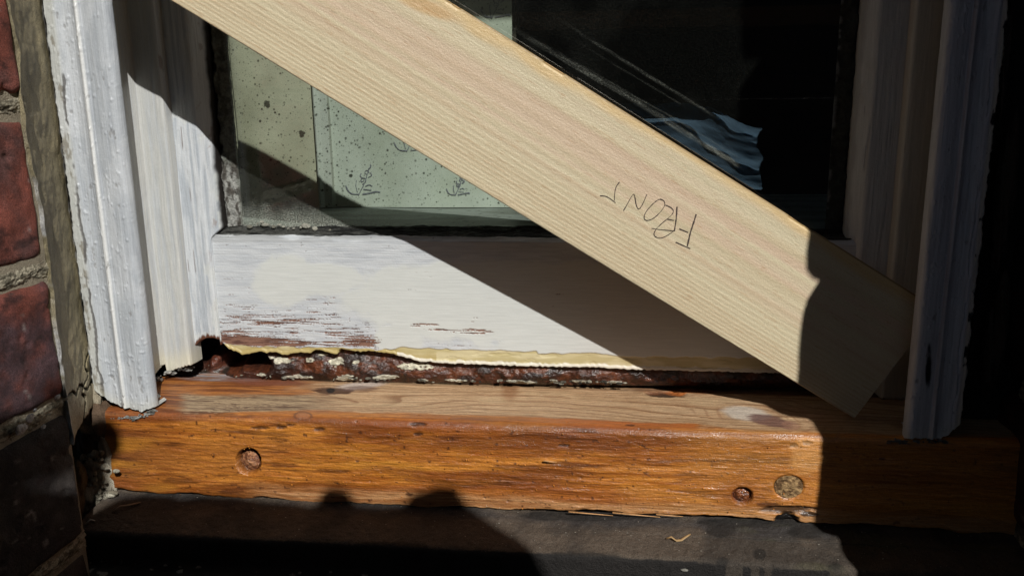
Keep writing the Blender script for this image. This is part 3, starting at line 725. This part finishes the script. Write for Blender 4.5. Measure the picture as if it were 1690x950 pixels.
    # back and sawn ends
    for nm, u0 in (('sawn_end', 0.0), ('sawn_end', L)):
        qs = q[::1]; bm = bmesh.new()
        vs = [bm.verts.new(Vector(b0 + e1 * u0 + e2 * a + nn * d_)) for a, d_ in qs]
        bm.faces.new(vs); from_bm(nm, bm, hexc(190, 150, 105), m_pine, batten)
    bm = bmesh.new()
    vs = [bm.verts.new(Vector(b0 + e1 * u + e2 * vv + nn * T)) for u, vv in ((0, 0), (L, 0), (L, Wd), (0, Wd))]
    bm.faces.new(vs); from_bm('board_back', bm, hexc(196, 160, 116), m_pine, batten)
board()
def ribbon(name, strokes, mat, col, parent, fn, w=.00030):
    bm = bmesh.new()
    for st in strokes:
        wd = st[0]; p = np.array(st[1:], float)
        # Catmull-like smoothing
        t = np.arange(len(p)); tt = np.linspace(0, len(p) - 1, max(2, (len(p) - 1) * 8 + 1))
        if len(p) > 2:
            pp = np.stack([np.interp(tt, t, p[:, 0]), np.interp(tt, t, p[:, 1])], -1)
            for _ in range(14): pp[1:-1] = (pp[:-2] + 2 * pp[1:-1] + pp[2:]) / 4
        else: pp = np.stack([np.interp(tt, t, p[:, 0]), np.interp(tt, t, p[:, 1])], -1)
        Q = fn(pp[:, 0], pp[:, 1]); tg = np.gradient(Q, axis=0); tg /= np.linalg.norm(tg, axis=1)[:, None] + 1e-9
        sd = np.cross(tg, nn); prev = None
        for i, (c, s_) in enumerate(zip(Q, sd)):
            k = w * wd * (.6 + .8 * vn(np.array(i * .35), np.array(wd * 9.), 3))
            a = bm.verts.new(Vector(c - s_ * k)); b = bm.verts.new(Vector(c + s_ * k))
            if prev: bm.faces.new((prev[0], prev[1], b, a))
            prev = (a, b)
    return from_bm(name, bm, col, mat, parent)
K = 5.936
def cp(pts, w=1.0): return [w] + [(950 + x / K, 270 + y / K) for x, y in pts]
LET = [cp([(1182, 495), (1160, 570), (1130, 655), (1112, 730), (1095, 808)], 1.7), cp([(980, 768), (1050, 800), (1125, 832)], 1.1), cp([(1015, 638), (1105, 674)], 1.0),
       cp([(994, 422), (990, 500), (983, 570), (968, 660)], 1.5), cp([(970, 660), (900, 652), (820, 645), (745, 634)], .9), cp([(880, 405), (930, 425), (962, 455), (955, 490), (900, 540), (850, 580), (790, 635), (765, 685), (775, 712), (815, 733), (865, 722), (920, 690), (968, 655)], .85),
       cp([(900, 543), (965, 556)], 1.0),
       cp([(830, 347), (868, 362), (880, 398), (855, 445), (800, 508), (750, 545), (700, 560), (672, 545), (672, 505), (700, 455), (750, 400), (800, 357), (832, 347)], .95),
       cp([(470, 460), (505, 400), (545, 325), (572, 288), (585, 340), (592, 400), (612, 452), (640, 430), (670, 370), (697, 303)], .95),
       cp([(430, 180), (395, 225), (383, 290), (380, 362)], 1.0), cp([(240, 315), (290, 316), (335, 338), (392, 384)], 1.0)]
ribbon('pencil_lettering', LET, m_pencil, hexc(72, 60, 54), batten, lambda x, y: on_plane(x, y, -.00035), .00030)

# ================================================================== INTERIOR
room = box('room_floor', (-2.5, 2.5, .86, 3.6, -1.25, -1.20), hexc(40, 36, 32), m_plain); tag(room, kind='structure')
def room_wall(b, nm): tag(box(nm, b, hexc(26, 26, 30), m_plain), kind='structure')
room_wall((-2.5, 2.5, 3.6, 3.7, -1.25, 1.6), 'room_wall_back'); room_wall((-2.6, -2.5, .86, 3.7, -1.25, 1.6), 'room_wall_left')
room_wall((2.5, 2.6, .86, 3.7, -1.25, 1.6), 'room_wall_right'); room_wall((-2.6, 2.6, .86, 3.7, 1.6, 1.7), 'room_ceiling')
# window board
def wboard():
    nu, nv = 300, 70
    X = np.linspace(-.45, .30, nu)[None]; Y = np.linspace(.712, .95, nv)[:, None]
    XX = X + 0 * Y; YY = Y + 0 * X
    Z = -.1135 + .0008 * (fbm(XX * 30, YY * 30, 2) - .5)
    P = np.stack([XX, YY, Z], -1)
    col = mix(hexc(138, 146, 140), hexc(112, 118, 110), ss(.4, .6, fbm(XX * 12, YY * 60, 3, 4)))
    sp = ss(.80, .84, fbm(XX * 330, YY * 330, 5, 2)); col = mix(col, hexc(24, 24, 22), sp * .9)
    o = thing('window_board', (-.08, .83, -.1136), 'grey speckled inner window board behind the glass', 'window board')
    grid('board_top', P, col, m_paper, o)
    box('board_slab', (-.45, .30, .7125, .955, -.140, -.1148), hexc(110, 112, 105), m_plain, o)
wboard()
# mildewed paper hanging against the reveal, with two folds and a floral print
def paper():
    o = thing('wallpaper_sheet', (-.25, .83, -.1120), 'mildewed pale green paper with grey flower sprigs hanging behind the pane', 'wallpaper')
    nu, nv = 900, 640
    x0 = -.47; x1 = atY(845., 40., .832)[0]
    X = np.linspace(x0, x1, nu)[None]; Z = np.linspace(-.1128, .26, nv)[:, None]
    XX = X + 0 * Z; ZZ = Z + 0 * X
    P = np.stack([XX, np.full_like(XX, .832), ZZ], -1); px, py = pix(P)
    pv = px - (py - 300) * .0          # folds hang upright
    fx = [atY(384., 200., .832)[0], atY(524., 260., .832)[0], atY(548., 260., .832)[0]]
    Y = .832 + .0015 * np.sin(XX * 40) + (fbm(XX * 14, ZZ * 9, 3, 3) - .5) * .006
    Y += -.006 * ss(fx[1] - .0015, fx[1] + .001, XX) * 1.0 + .004 * ss(fx[2] - .001, fx[2] + .001, XX)
    Y += .010 * ss(fx[0] + .004, fx[0] - .002, XX)
    Y -= .003 * ss(.004, .0, np.abs(XX - fx[1] - .003))
    P[..., 1] = Y
    left = XX < fx[1]
    col = mix(hexc(184, 194, 182), hexc(170, 180, 164), ss(.35, .65, fbm(XX * 14, ZZ * 14, 5, 4)))
    col = np.where(left[..., None], mix(hexc(172, 174, 152), hexc(156, 158, 136), ss(.35, .65, fbm(XX * 14, ZZ * 14, 6, 4))), col)
    col = mix(col, hexc(170, 176, 168), ss(fx[1], fx[1] + .002, XX) * ss(fx[2] + .001, fx[2], XX) * .6)
    col = mix(col, hexc(96, 94, 74), ss(.0015, .0004, np.abs(XX - fx[1])) * .7 + ss(.0012, .0003, np.abs(XX - fx[0])) * .6 + ss(.0010, .0003, np.abs(XX - fx[2])) * .4)
    # mildew: many round dots of different size
    dots = np.zeros_like(XX)
    r3 = np.random.default_rng(5)
    n = 5200; dx = r3.uniform(x0, x1, n); dz = r3.uniform(-.112, .16, n); dr = .00045 + .0011 * r3.random(n) ** 5
    dxp = (x1 - x0) / nu; dzp = (.26 + .1128) / nv
    for a, b, c in zip(dx, dz, dr):
        i = int((b + .1128) / dzp); j = int((a - x0) / dxp); k = int(c / dxp) + 2
        s1 = slice(max(0, i - k), i + k + 1); s2 = slice(max(0, j - k), j + k + 1)
        dots[s1, s2] = np.maximum(dots[s1, s2], ss(c, c * .5, np.hypot(XX[s1, s2] - a, ZZ[s1, s2] - b)) * (.5 + .5 * r3.random()))
    col = mix(col, hexc(40, 40, 34), dots)
    for cx, cy, r in [(497, 221, 6), (441, 172, 6), (447, 264, 2.5), (578, 290, 3), (560, 235, 2), (430, 200, 2)]:
        m = ss(.45, .6, blob(px, py, cx, cy, r, r, 0, .8) + (fbm(XX * 500, ZZ * 500, 7, 3) - .5) * .9); col = mix(col, hexc(42, 42, 36), m * .9)
    s = grid('paper_sheet', P, col, m_paper, o)
    # printed sprigs
    def sprig(ox, oy, sc=1.0):
        S = [[(0, 0), (6, -12), (14, -28), (18, -44), (22, -54)], [(2, -2), (-14, -2), (-22, -10), (-26, -20)], [(-2, -6), (-6, -20), (-4, -30)], [(8, -2), (22, -4), (36, -8), (44, -6)],
             [(12, -30), (6, -26), (4, -32), (10, -36), (16, -32), (14, -26), (8, -22)], [(18, -42), (12, -44), (14, -50), (20, -50), (22, -44)], [(20, -52), (26, -58), (24, -62)], [(14, -18), (22, -22), (28, -18)], [(10, -12), (26, -10)],
             [(8, -34), (2, -40), (6, -44)], [(20, -36), (28, -40), (24, -46)]]
        return [[random.Random(i + int(ox)).uniform(1.5, 3.2)] + [(ox + a * sc, oy + b * sc) for a, b in st] for i, st in enumerate(S)]
    def wr(x, y):
        Q = atY(x, y, .832); 
        j = np.clip(((Q[:, 0] - x0) / (x1 - x0) * (nu - 1)).astype(int), 0, nu - 1); i = np.clip(((Q[:, 2] + .1128) / (.26 + .1128) * (nv - 1)).astype(int), 0, nv - 1)
        Q = Q.copy(); Q[:, 1] = Y[i, j] - .0009; return Q
    for ox, oy, sc in [(592, 322, .82), (752, 322, .55), (672, 250, .8), (812, 30, .7)]:
        ribbon('printed_sprig', sprig(ox, oy, sc), m_pencil, hexc(112, 116, 122), o, wr, .00019)
    box('backing_board', (x0, x1 + .002, .846, .858, -.1128, .30), hexc(60, 58, 50), m_plain, o)
paper()

# ================================================================== BRICKWORK
def brick(bx, col0, col1, parent, seed, n=14, amp=.0022, rnd=.007):
    x0, x1, y0, y1, z0, z1 = bx
    bm = bmesh.new(); bmesh.ops.create_cube(bm, size=2)
    bmesh.ops.subdivide_edges(bm, edges=bm.edges[:], cuts=n, use_grid_fill=True)
    c = np.array([(x0 + x1) / 2, (y0 + y1) / 2, (z0 + z1) / 2]); h = np.array([x1 - x0, y1 - y0, z1 - z0]) / 2
    co = np.array([v.co[:] for v in bm.verts]) * h
    inner = np.clip(co, -(h - rnd), h - rnd); d = co - inner; L = np.linalg.norm(d, axis=1)[:, None] + 1e-9
    sc = np.where(L > rnd, rnd / L, 1); co = inner + d * sc
    nrm = d / L
    W = co + c
    k = (fbm((W[:, 1] + W[:, 0]) * 28 + seed, W[:, 2] * 28, seed, 4) - .5) * 2 * amp + (fbm((W[:, 1] - W[:, 0]) * 90, W[:, 2] * 90 + seed, seed + 1, 3) - .5) * amp * .8
    pit = ss(.70, .78, fbm((W[:, 1] + W[:, 0]) * 60, W[:, 2] * 70 + seed, seed + 2, 3)) * amp * .6
    W = W + nrm * (k - pit)[:, None]
    for v, p in zip(bm.verts, W): v.co = Vector(p)
    m = fbm((W[:, 1] + W[:, 0]) * 26, W[:, 2] * 26 + seed, seed + 4, 5, .65)
    col = mix(col0, col1, ss(.35, .65, m))
    sp = ss(.80, .85, fbm((W[:, 1] + W[:, 0]) * 150, W[:, 2] * 150 + seed, seed + 5, 2)); col = mix(col, hexc(190, 180, 175), sp * .5)
    dkk = ss(.60, .72, fbm((W[:, 1] + W[:, 0]) * 45, W[:, 2] * 80 + seed, seed + 7, 5, .65)); col = mix(col, hexc(58, 44, 44), dkk * .7)
    return from_bm('brick', bm, col, m_brick, parent, (.9, 0, 1), True)
XL, XR = -.385, .287
BR0, BR1 = hexc(158, 90, 76), hexc(128, 90, 86)
GR0, GR1 = hexc(66, 60, 60), hexc(92, 86, 82)
wl_ = thing('brick_wall', (XL - .15, .44, -.6), 'weathered red brick reveal left of the window', 'brick wall')
wr_ = thing('brick_wall', (XR + .15, .44, -.6), 'dark brick reveal right of the window in deep shade', 'brick wall')
YF = .352; YFR = .314
zj_l = [-.74, -.635, -.53, -.425, -.3200, -.2120, -.1145, -.005, .105, .215, .330, .47]
for i in range(len(zj_l) - 1):
    z0, z1 = zj_l[i] + .007, zj_l[i + 1] - .007
    off = .0 if i % 2 else .005
    c0, c1 = (BR0, BR1) if z0 > -.22 else (GR0, GR1)
    if abs(z0 + .205) < .01: c1 = hexc(96, 72, 76)
    yb = .526
    brick((XL - .20, XL + random.uniform(-.002, .002), YF + off, yb, z0, z1), c0, c1, wl_, 2 + i, n=64 if -.33 < z0 < .12 else 6)
    brick((XL - .42, XL - .212, YF + off, yb, z0, z1), c0, c1, wl_, 5 + i, n=4)
zj_r = [-.74, -.635, -.53, -.425, -.32, -.215, -.095, .014, .121, .228, .345, .47]
for i in range(len(zj_r) - 1):
    z0, z1 = zj_r[i] + .007, zj_r[i + 1] - .007
    ofs = {5: .003, 6: -.002, 7: .002, 8: -.001}.get(i, 0)
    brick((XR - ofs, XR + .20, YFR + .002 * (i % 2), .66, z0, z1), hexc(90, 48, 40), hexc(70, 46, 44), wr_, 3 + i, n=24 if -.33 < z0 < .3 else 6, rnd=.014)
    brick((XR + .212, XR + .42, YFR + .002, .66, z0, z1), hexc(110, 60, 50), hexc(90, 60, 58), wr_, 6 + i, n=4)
box('mortar_bed', (XL - .42, XL - .004, YF + .010, .528, -1.3, .48), hexc(150, 140, 122), m_mortar, wl_)
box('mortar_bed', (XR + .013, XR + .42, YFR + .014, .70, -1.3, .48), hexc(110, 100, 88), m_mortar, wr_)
# rough raked joints on the left reveal
def joint(zc, parent, x, y0, y1, h=.016, sgn=1, seed=1):
    nu, nv = 200, 26
    Y = np.linspace(y0, y1, nu)[None]; t = np.linspace(-1, 1, nv)[:, None]
    n = fbm(Y * 60 + 0 * t, t * 1.6 + 0 * Y, seed, 4)
    X = x - sgn * (.0032 + .003 * t ** 2) + sgn * (n - .5) * .0035 + sgn * (fbm(Y * 420 + 0 * t, t * 12 + 0 * Y, seed + 5, 3) - .5) * .0022
    Z = zc + t * h / 2 + (fbm(Y * 60, Y * 0, seed + 1) - .5) * .004 + 0 * Y
    P = np.stack([X + 0 * Z, Y + 0 * t, Z], -1)
    col = mix(hexc(168, 160, 140), hexc(104, 98, 84), ss(.42, .6, fbm(Y * 300 + 0 * t, t * 8 + 0 * Y, seed + 2, 4)))
    grid('mortar_joint', P, col, m_mortar, parent)
for i, z in enumerate(zj_l[3:10]): joint(z, wl_, XL, YF + .008, .529, .018, 1, 3 + i)
for i, z in enumerate(zj_r[3:10]): joint(z, wr_, XR, YFR + .045, .62, .018, -1, 4 + i)
# mortar fillet between reveal and frame, left
def fillet():
    nu, nv = 70, 620
    t = np.linspace(0, 1, nu)[None]; Z = np.linspace(-.243, .30, nv)[:, None]
    rag = (fbm(Z * 26, Z * 0, 3, 5) - .5) * .016
    ex = XL - .0015 + 0 * Z; ey = .524 + rag
    X = ex + (-.4205 - ex) * t; Y = ey + (.607 - ey) * t
    n = fbm(Y * 70, Z * 60 + 0 * t, 5, 4)
    nx, ny = .92, -.38
    d = .0018 * np.sin(t * math.pi) * -1 + (n - .5) * .0035 + .002 * ss(.1, 0, t)
    crk = ss(.0016, .0004, np.abs(t - .55 - .25 * (fbm(Z * 40, Z * 0, 8, 4) - .5) - ss(-.205, -.24, Z) * .1)) * 0
    crk2 = ss(.0016, .0005, np.abs(Z + .218 + (t - .5) * .02 + (fbm(t * 8, t * 0, 9) - .5) * .012))
    crk3 = ss(.035, .012, np.abs(t - .72 + (Z + .22) * -9 + (fbm(Z * 120, Z * 0, 9, 3) - .5) * .25)) * ss(-.196, -.205, Z)
    ck = np.maximum(crk2, crk3)
    X = X + nx * (d - ck * .004); Y = Y + ny * (d - ck * .004)
    P = np.stack([X + 0 * Z, Y + 0 * Z, Z + 0 * t], -1)
    col = mix(hexc(158, 146, 116), hexc(132, 122, 96), ss(.35, .65, fbm(Y * 40, Z * 25 + 0 * t, 6, 4)))
    low = ss(-.205, -.222, Z + 0 * t); col = mix(col, hexc(150, 140, 118), low * .7)
    sp = ss(.79, .84, fbm(Y * 500, Z * 500 + 0 * t, 7, 2)); col = mix(col, hexc(70, 64, 52), sp * .6)
    wsp = ss(.06, .0, t + (fbm(Z * 60, Z * 0, 4, 4) - .5) * .10) * ss(.0, -.10, Z) * ss(.45, .6, fbm(Z * 45, Z * 0, 12, 4)); col = mix(col, hexc(196, 196, 196), wsp * .8)
    wsp = ss(.95, 1, t + (fbm(Z * 160, Z * 0, 14, 4) - .5) * .12); col = mix(col, hexc(180, 180, 178), wsp * .8)
    col = mix(col, hexc(12, 10, 9), ck)
    grid('mortar_fillet', P, col, m_mortar, wl_, skirt=(-.02, .01, 0))
fillet()
# broken mortar and debris under the left upright, beside the sill end
def rubble(name, pts, parent, label=None):
    for i, (x, y, Y, rx, ry, rz, c) in enumerate(pts):
        p = atY(float(x), float(y), Y)
        lump(name, p, (rx, ry, rz), hexc(*c), m_mortar, parent, seed=i + 3, sub=4, amp=.5)
rubble('mortar_lump', [(146, 690, .600, .007, .008, .016, (130, 118, 98)), (158, 668, .606, .006, .006, .016, (150, 140, 120)), (168, 700, .606, .009, .010, .018, (96, 78, 62)), (150, 735, .604, .010, .010, .018, (70, 62, 52)),
                       (178, 745, .606, .009, .008, .016, (150, 140, 124)), (150, 790, .600, .011, .010, .020, (150, 144, 130)), (176, 780, .604, .010, .008, .018, (176, 168, 150)), (172, 815, .604, .010, .008, .014, (160, 152, 136)), (140, 820, .592, .010, .010, .012, (150, 146, 134)),
                       (120, 800, .585, .014, .016, .026, (110, 92, 64)), (95, 850, .57, .018, .02, .03, (84, 66, 46)), (60, 900, .55, .02, .02, .03, (70, 56, 42))], wl_)
crumbs('mortar_crust', [(random.gauss(152, 16), random.uniform(745, 832), .592) for _ in range(90)], m_crust, hexc(190, 184, 166), hexc(110, 100, 82), wl_, 12, .0022, .9)
# white paint splashes on the brick
for cx, cy, s_ in [(36, 706, 1), (50, 690, .7), (72, 704, .4), (95, 655, .5), (58, 676, .3)]:
    r = ray(float(cx), float(cy)); p = r * ((XL + .0016) / r[0])
    lump('paint_splash', p, (.0008, .0050 * s_, .0034 * s_), hexc(205, 205, 208), m_crust, wl_, seed=int(cx), sub=3, amp=.7)
# right: crumbling old mortar in the gap
rubble('mortar_lump', [(1652, 120, .612, .004, .010, .05, (60, 52, 46)), (1655, 330, .612, .005, .010, .05, (64, 56, 50)), (1640, 560, .615, .006, .010, .045, (60, 52, 46)), (1672, 800, .62, .010, .010, .02, (60, 52, 46))], wr_)
box('mortar_backing', (.262, XR + .02, .640, .70, -.32, .44), hexc(50, 44, 40), m_mortar, wr_)
box('mortar_backing', (XL - .05, -.419, .612, .70, -.33, .44), hexc(70, 62, 54), m_mortar, wl_)

# ------------------------------------------------------------------ stone sill below
def stone():
    o = thing('stone_sill', (-.06, .55, -.40), 'dark damp stone ledge below the timber sill', 'stone sill')
    nu, nv = 620, 150
    q = np.array([(.66, -.3172), (.606, -.3185), (.556, -.3262), (.5535, -.3275), (.5525, -.3300), (.5525, -.3480), (.5500, -.3500), (.50, -.3560), (.42, -.366), (.352, -.374), (.346, -.380), (.346, -.43)])
    dd = np.r_[0, np.cumsum(np.hypot(*np.diff(q, axis=0).T))]
    s = np.r_[np.linspace(0, .16, 110), np.linspace(.163, dd[-1], 40)][:, None]; X = np.linspace(XL - .03, XR + .02, nu)[None]
    Y = np.interp(s, dd, q[:, 0]) + 0 * X; Z = np.interp(s, dd, q[:, 1]) + 0 * X; XX = X + 0 * s
    Y = Y - ((Y < .58) & (Y > .53)) * (.0012 * (fbm(XX * 40, s * 0 + 0 * X, 4, 4) - .5) * 2 + (XX + .06) * -.010)
    Z = Z + (fbm(XX * 300, Y * 300, 2, 3) - .5) * .0016 + (fbm(XX * 16, Y * 16, 3) - .5) * .003
    P = np.stack([XX, Y, Z], -1); px, py = pix(P)
    n = fbm(XX * 30, Y * 30, 5, 4)
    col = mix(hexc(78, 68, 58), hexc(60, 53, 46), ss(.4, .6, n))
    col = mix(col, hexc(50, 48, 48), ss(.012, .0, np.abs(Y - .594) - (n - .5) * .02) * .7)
    dk = np.zeros_like(n)
    for cx, cy, rx, ry in [(1190, 872, 24, 14), (1254, 914, 12, 9), (1192, 926, 10, 8), (1378, 934, 12, 6), (960, 850, 110, 9), (1240, 862, 90, 8), (1330, 876, 30, 12), (640, 905, 70, 12), (930, 925, 110, 14)]: dk = np.maximum(dk, blob(px, py, cx, cy, rx, ry, 0, .5))
    col = mix(col, hexc(30, 27, 24), ss(.35, .6, dk + (fbm(XX * 120, (Y + Z) * 120, 8) - .5) * .5) * .8)
    col = mix(col, hexc(70, 68, 44), ss(.55, .7, fbm(XX * 22, Y * 60, 9, 4)) * ss(1150, 1300, px) * .4)
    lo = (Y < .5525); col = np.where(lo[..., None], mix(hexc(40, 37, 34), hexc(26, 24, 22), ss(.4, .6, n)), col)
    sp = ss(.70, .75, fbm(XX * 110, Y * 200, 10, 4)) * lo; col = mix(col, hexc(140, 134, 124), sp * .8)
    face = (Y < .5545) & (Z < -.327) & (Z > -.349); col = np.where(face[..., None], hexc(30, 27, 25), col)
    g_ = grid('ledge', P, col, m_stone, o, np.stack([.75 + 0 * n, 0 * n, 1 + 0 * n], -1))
    box('ledge_body', (XL - .03, XR + .02, .36, .70, -.45, -.3790), hexc(60, 55, 50), m_stone, o)
stone()
def on_stone(x, y):
    r = ray(float(x), float(y)); n = np.array([0, -.154, 1.]); p = np.array([0, .606, -.3180]); return r * ((p @ n) / (r @ n))
def chip(name, pts, w_, col, label, cat, fn=on_stone, group=None):
    """small curved shaving lying on the ledge"""
    bm = bmesh.new(); prev = None
    P = [fn(x, y) for x, y in pts]; m = len(P)
    for i, p in enumerate(P):
        t = (P[min(i + 1, m - 1)] - P[max(i - 1, 0)]); t /= np.linalg.norm(t) + 1e-9
        s = np.array([-t[1], t[0], 0]); k = w_ * (.35 + math.sin(math.pi * (i + .5) / m)); up = .0012 + .0016 * math.sin(i * 1.7)
        ring = [bm.verts.new(Vector(p + s * k * cos(a) + np.array([0, 0, up + .5 * w_ * sin(a)]))) for a in np.linspace(0, 2 * math.pi, 7)[:-1]]
        if prev:
            for j in range(6): bm.faces.new((prev[j], prev[(j + 1) % 6], ring[(j + 1) % 6], ring[j]))
        else: bm.faces.new(ring[::-1])
        prev = ring
    bm.faces.new(prev)
    return tag(from_bm(name, bm, col, m_pine, smooth=True), label, cat, group)
chip('wood_shaving', [(1100, 890), (1108, 891), (1116, 893), (1124, 890), (1132, 889), (1139, 886)], .0011, hexc(160, 130, 88), 'curled tan wood shaving on the sunlit part of the stone ledge', 'wood shaving')
chip('wood_shaving', [(186, 846), (200, 840), (215, 834), (232, 828)], .0012, hexc(110, 92, 72), 'long dull shaving on the stone below the left end of the sill', 'wood shaving')
chip('wood_shaving', [(142, 866), (150, 862), (157, 860)], .0010, hexc(130, 130, 126), 'short grey shaving at the dark left end of the ledge', 'wood shaving')
tag(crumbs('grit', [(random.uniform(340, 1420), random.uniform(858, 915), .57) for _ in range(0)] or [(1130, 940, .553)], m_crust, hexc(150, 146, 136), hexc(90, 86, 80), None, 15, .0012), 'pale fleck of mortar on the front edge of the stone ledge', 'grit')
def ledge_flakes():
    bm = bmesh.new(); rr = random.Random(8)
    for _ in range(300):
        x = rr.uniform(-.36, .26); y = rr.uniform(.44, .548) if rr.random() < .35 else rr.uniform(.557, .60)
        z = (-.3500 - (.55 - y) * .12) if y < .552 else (-.3258 + (y - .556) * .148)
        s = rr.uniform(.0002, .0006) if y > .552 else rr.uniform(.0007, .0026)
        if y > .552 and rr.random() < .35: s *= .6
        r = bmesh.ops.create_icosphere(bm, subdivisions=1, radius=1)
        for v in r['verts']: v.co = Vector((x + v.co.x * s * rr.uniform(.7, 1.6), y + v.co.y * s * rr.uniform(.7, 1.3), z + .0003 + v.co.z * s * .5))
    tag(from_bm('mortar_flakes', bm, hexc(150, 144, 132), m_crust), 'scattered pale mortar flakes and grit on the stone ledges', 'grit', None, 'stuff')
ledge_flakes()

# ================================================================== OUTSIDE (behind and beside the camera)
def ground():
    nu = nv = 60
    X = np.linspace(-40, 40, nu)[None]; Y = np.linspace(-60, .5, nv)[:, None]
    XX = X + 0 * Y; YY = Y + 0 * X; Z = -1.30 + 0 * XX
    tag(grid('ground', np.stack([XX, YY, Z], -1), hexc(70, 66, 58), m_stone), kind='structure')
ground()
# added shelf and heap, in place of the photographer, throw the lumpy bottom shadow
upper = thing('shadow_heap_shelf', (.3, -.16, -1.30), 'added unseen shelf carrying the shadow-casting heap and the reflected cloth', 'shadow caster stand')
box('plank', (-.62, 1.02, -.24, -.095, .100, .130), hexc(120, 96, 66), m_pine, upper, .003)
for x in (-.60, 1.0): box('post', (x - .02, x + .02, -.19, -.15, -1.30, .0995), hexc(120, 96, 66), m_pine, upper, .003)
box('rail', (-.58, .98, -.182, -.168, -.034, -.020), hexc(40, 34, 28), m_pine, upper, .002)
def heap(name, prof, y0, y1, seed, col, base=.131):
    """shadow-casting heap: outline along x with rounded front and back"""
    p = np.array(prof); nu, nv = 260, 60
    X = np.interp(np.linspace(0, 1, nu), np.linspace(0, 1, len(p)), p[:, 0]) if 0 else np.linspace(p[0, 0], p[-1, 0], nu)
    top = np.interp(X, p[:, 0], p[:, 1])
    t = np.linspace(0, 1, nv)[:, None]
    h = np.where(t < .5, np.clip(t / .25, 0, 1) ** .45, np.clip((1 - t) / .25, 0, 1) ** .45)
    Z = base + (top - base) * h; Y = y0 + (y1 - y0) * (1 - t) + 0 * X
    XX = X + 0 * t
    Y = Y + (fbm(XX * 18, Z * 6, seed, 3) - .5) * .03 * (h > .05)
    return grid(name, np.stack([XX, Y, Z], -1), col, m_cloth)
prof = [(-.40, -.19), (-.30, .12), (-.16, .22), (-.06, .285), (-.036, .312), (-.015, .316), (.032, .310), (.109, .311), (.129, .311), (.138, .319), (.148, .322), (.158, .320), (.165, .313), (.202, .316), (.210, .324), (.227, .328), (.241, .325), (.255, .313), (.279, .281), (.298, .241), (.34, .15), (.42, -.19)]
prof = [(a + .014, b + .020 + (.009 if .13 < a < .162 else .004 if .205 < a < .25 else 0)) if b > -.1 else (a, .131) for a, b in prof]
tag(heap('shadow_heap', prof, -.20, -.12, 3, hexc(48, 50, 60)), 'added unseen heap shaped to cast the lumpy shadow along the bottom', 'shadow caster')
def roll():  # added unseen bar and knot, shaped to cast the left-hand shadow
    a, b = np.array([-.160, -.15, .210]), np.array([-.037, -.15, .359]); d = b - a
    nu, nv = 60, 24; u = np.linspace(0, 1, nu)[None]; v = np.linspace(0, 2 * math.pi, nv)[:, None]
    e = np.array([d[2], 0, -d[0]]) / np.hypot(d[0], d[2]); f = np.array([0, 1, 0])
    r = .017 * np.clip(np.minimum(u, 1 - u) * 12 + .12, 0, 1) ** .5 * (1 + .15 * (fbm(u * 8, u * 0, 3) - .5)) + 0 * v
    P = a + u[..., None] * d + (r * np.cos(v))[..., None] * e + (r * np.sin(v))[..., None] * f
    o = tag(grid('shadow_roll', P, hexc(90, 80, 70), m_cloth), 'added unseen roll shaped to cast the shadow on the left brickwork', 'rag')
    lump('shadow_knot', (-.035, -.150, .380), (.0165, .018, .0165), hexc(90, 80, 70), m_cloth, o, 3, 3, .2)
roll()
def blue():  # added unseen cloth, there only for its blue reflection in the glass
    nu, nv = 220, 240
    X = np.linspace(-.05, .250, nu)[None]; t = np.linspace(0, 1, nv)[:, None]
    XX = X + 0 * t; e_ = fbm(t * 6, t * 0, 9, 3) - .5
    XX = XX + ss(.15, .25, XX) * e_ * .02
    Z = -.175 + .150 * t - .045 * ss(.13, .25, XX) * t
    q_ = t * 4.6 + XX * 9 + 3 * fbm(XX * 7, t * 2.2, 5, 3)
    YY = -.128 - .045 * t + .009 * np.abs(np.sin(q_ * 2.2)) ** .7 + (fbm(XX * 30, t * 8, 4, 3) - .5) * .006
    tag(grid('reflection_cloth', np.stack([XX, YY, Z], -1), hexc(168, 212, 250), m_veil), 'pale blue thin cloth added out of view for its reflection in the pane', 'cloth')
blue()
# unseen lintel, set low over the opening to keep the sky off
lin = tag(box('stone_lintel', (XL - .42, XR + .42, YF, .70, .482, .70), hexc(120, 112, 98), m_stone, None, .006), 'unseen stone lintel set low over the window opening to keep sky light off', 'lintel')
box('window_head', (-.50, .34, .60, .72, .302, .441), hexc(190, 190, 190), m_paint_v, frame)
# unseen brick wall added behind the camera to block the low sky
gw = thing('sky_block_wall', (0, -3.3, -1.3), 'added unseen brick wall behind the camera, blocking low sky light', 'sky blocker')
box('wall_core', (-6, 6, -3.5, -3.22, -1.3, 2.02), hexc(60, 52, 46), m_mortar, gw)
def wall_bricks():
    bm = bmesh.new(); rr = random.Random(5)
    for k in range(31):
        z = -1.29 + k * .105
        for j in range(40):
            x = -6 + j * .30 + (.15 if k % 2 else 0)
            if x + .285 > 6: continue
            d = rr.uniform(0, .006); box_bm(x, x + .288, -3.23, -3.205 + d, z, z + .093, 0, bm)
    o = from_bm('brick_courses', bm, hexc(92, 54, 44), m_brick, gw); o['kind'] = 'stuff'
wall_bricks()
box('coping', (-6, 6, -3.54, -3.17, 2.021, 2.08), hexc(90, 86, 78), m_stone, gw)
for sx in (-1, 1): tag(box('sky_block_fence', (sx * 2.2 - .02, sx * 2.2 + .02, -3.2, .30, -1.3, 3.0), hexc(54, 44, 34), m_pine), 'added unseen fence against sky light on the %s side of the yard' % ('left' if sx < 0 else 'right'), 'fence')  # unseen fences added at the sides to shut out sky light
tag(box('sky_block_slab', (-2.4, 2.4, -1.55, .70, 2.2, 2.34), hexc(96, 92, 86), m_stone), 'added unseen slab high above the window, cutting down sky light', 'balcony')  # unseen slab added overhead to darken the shaded parts
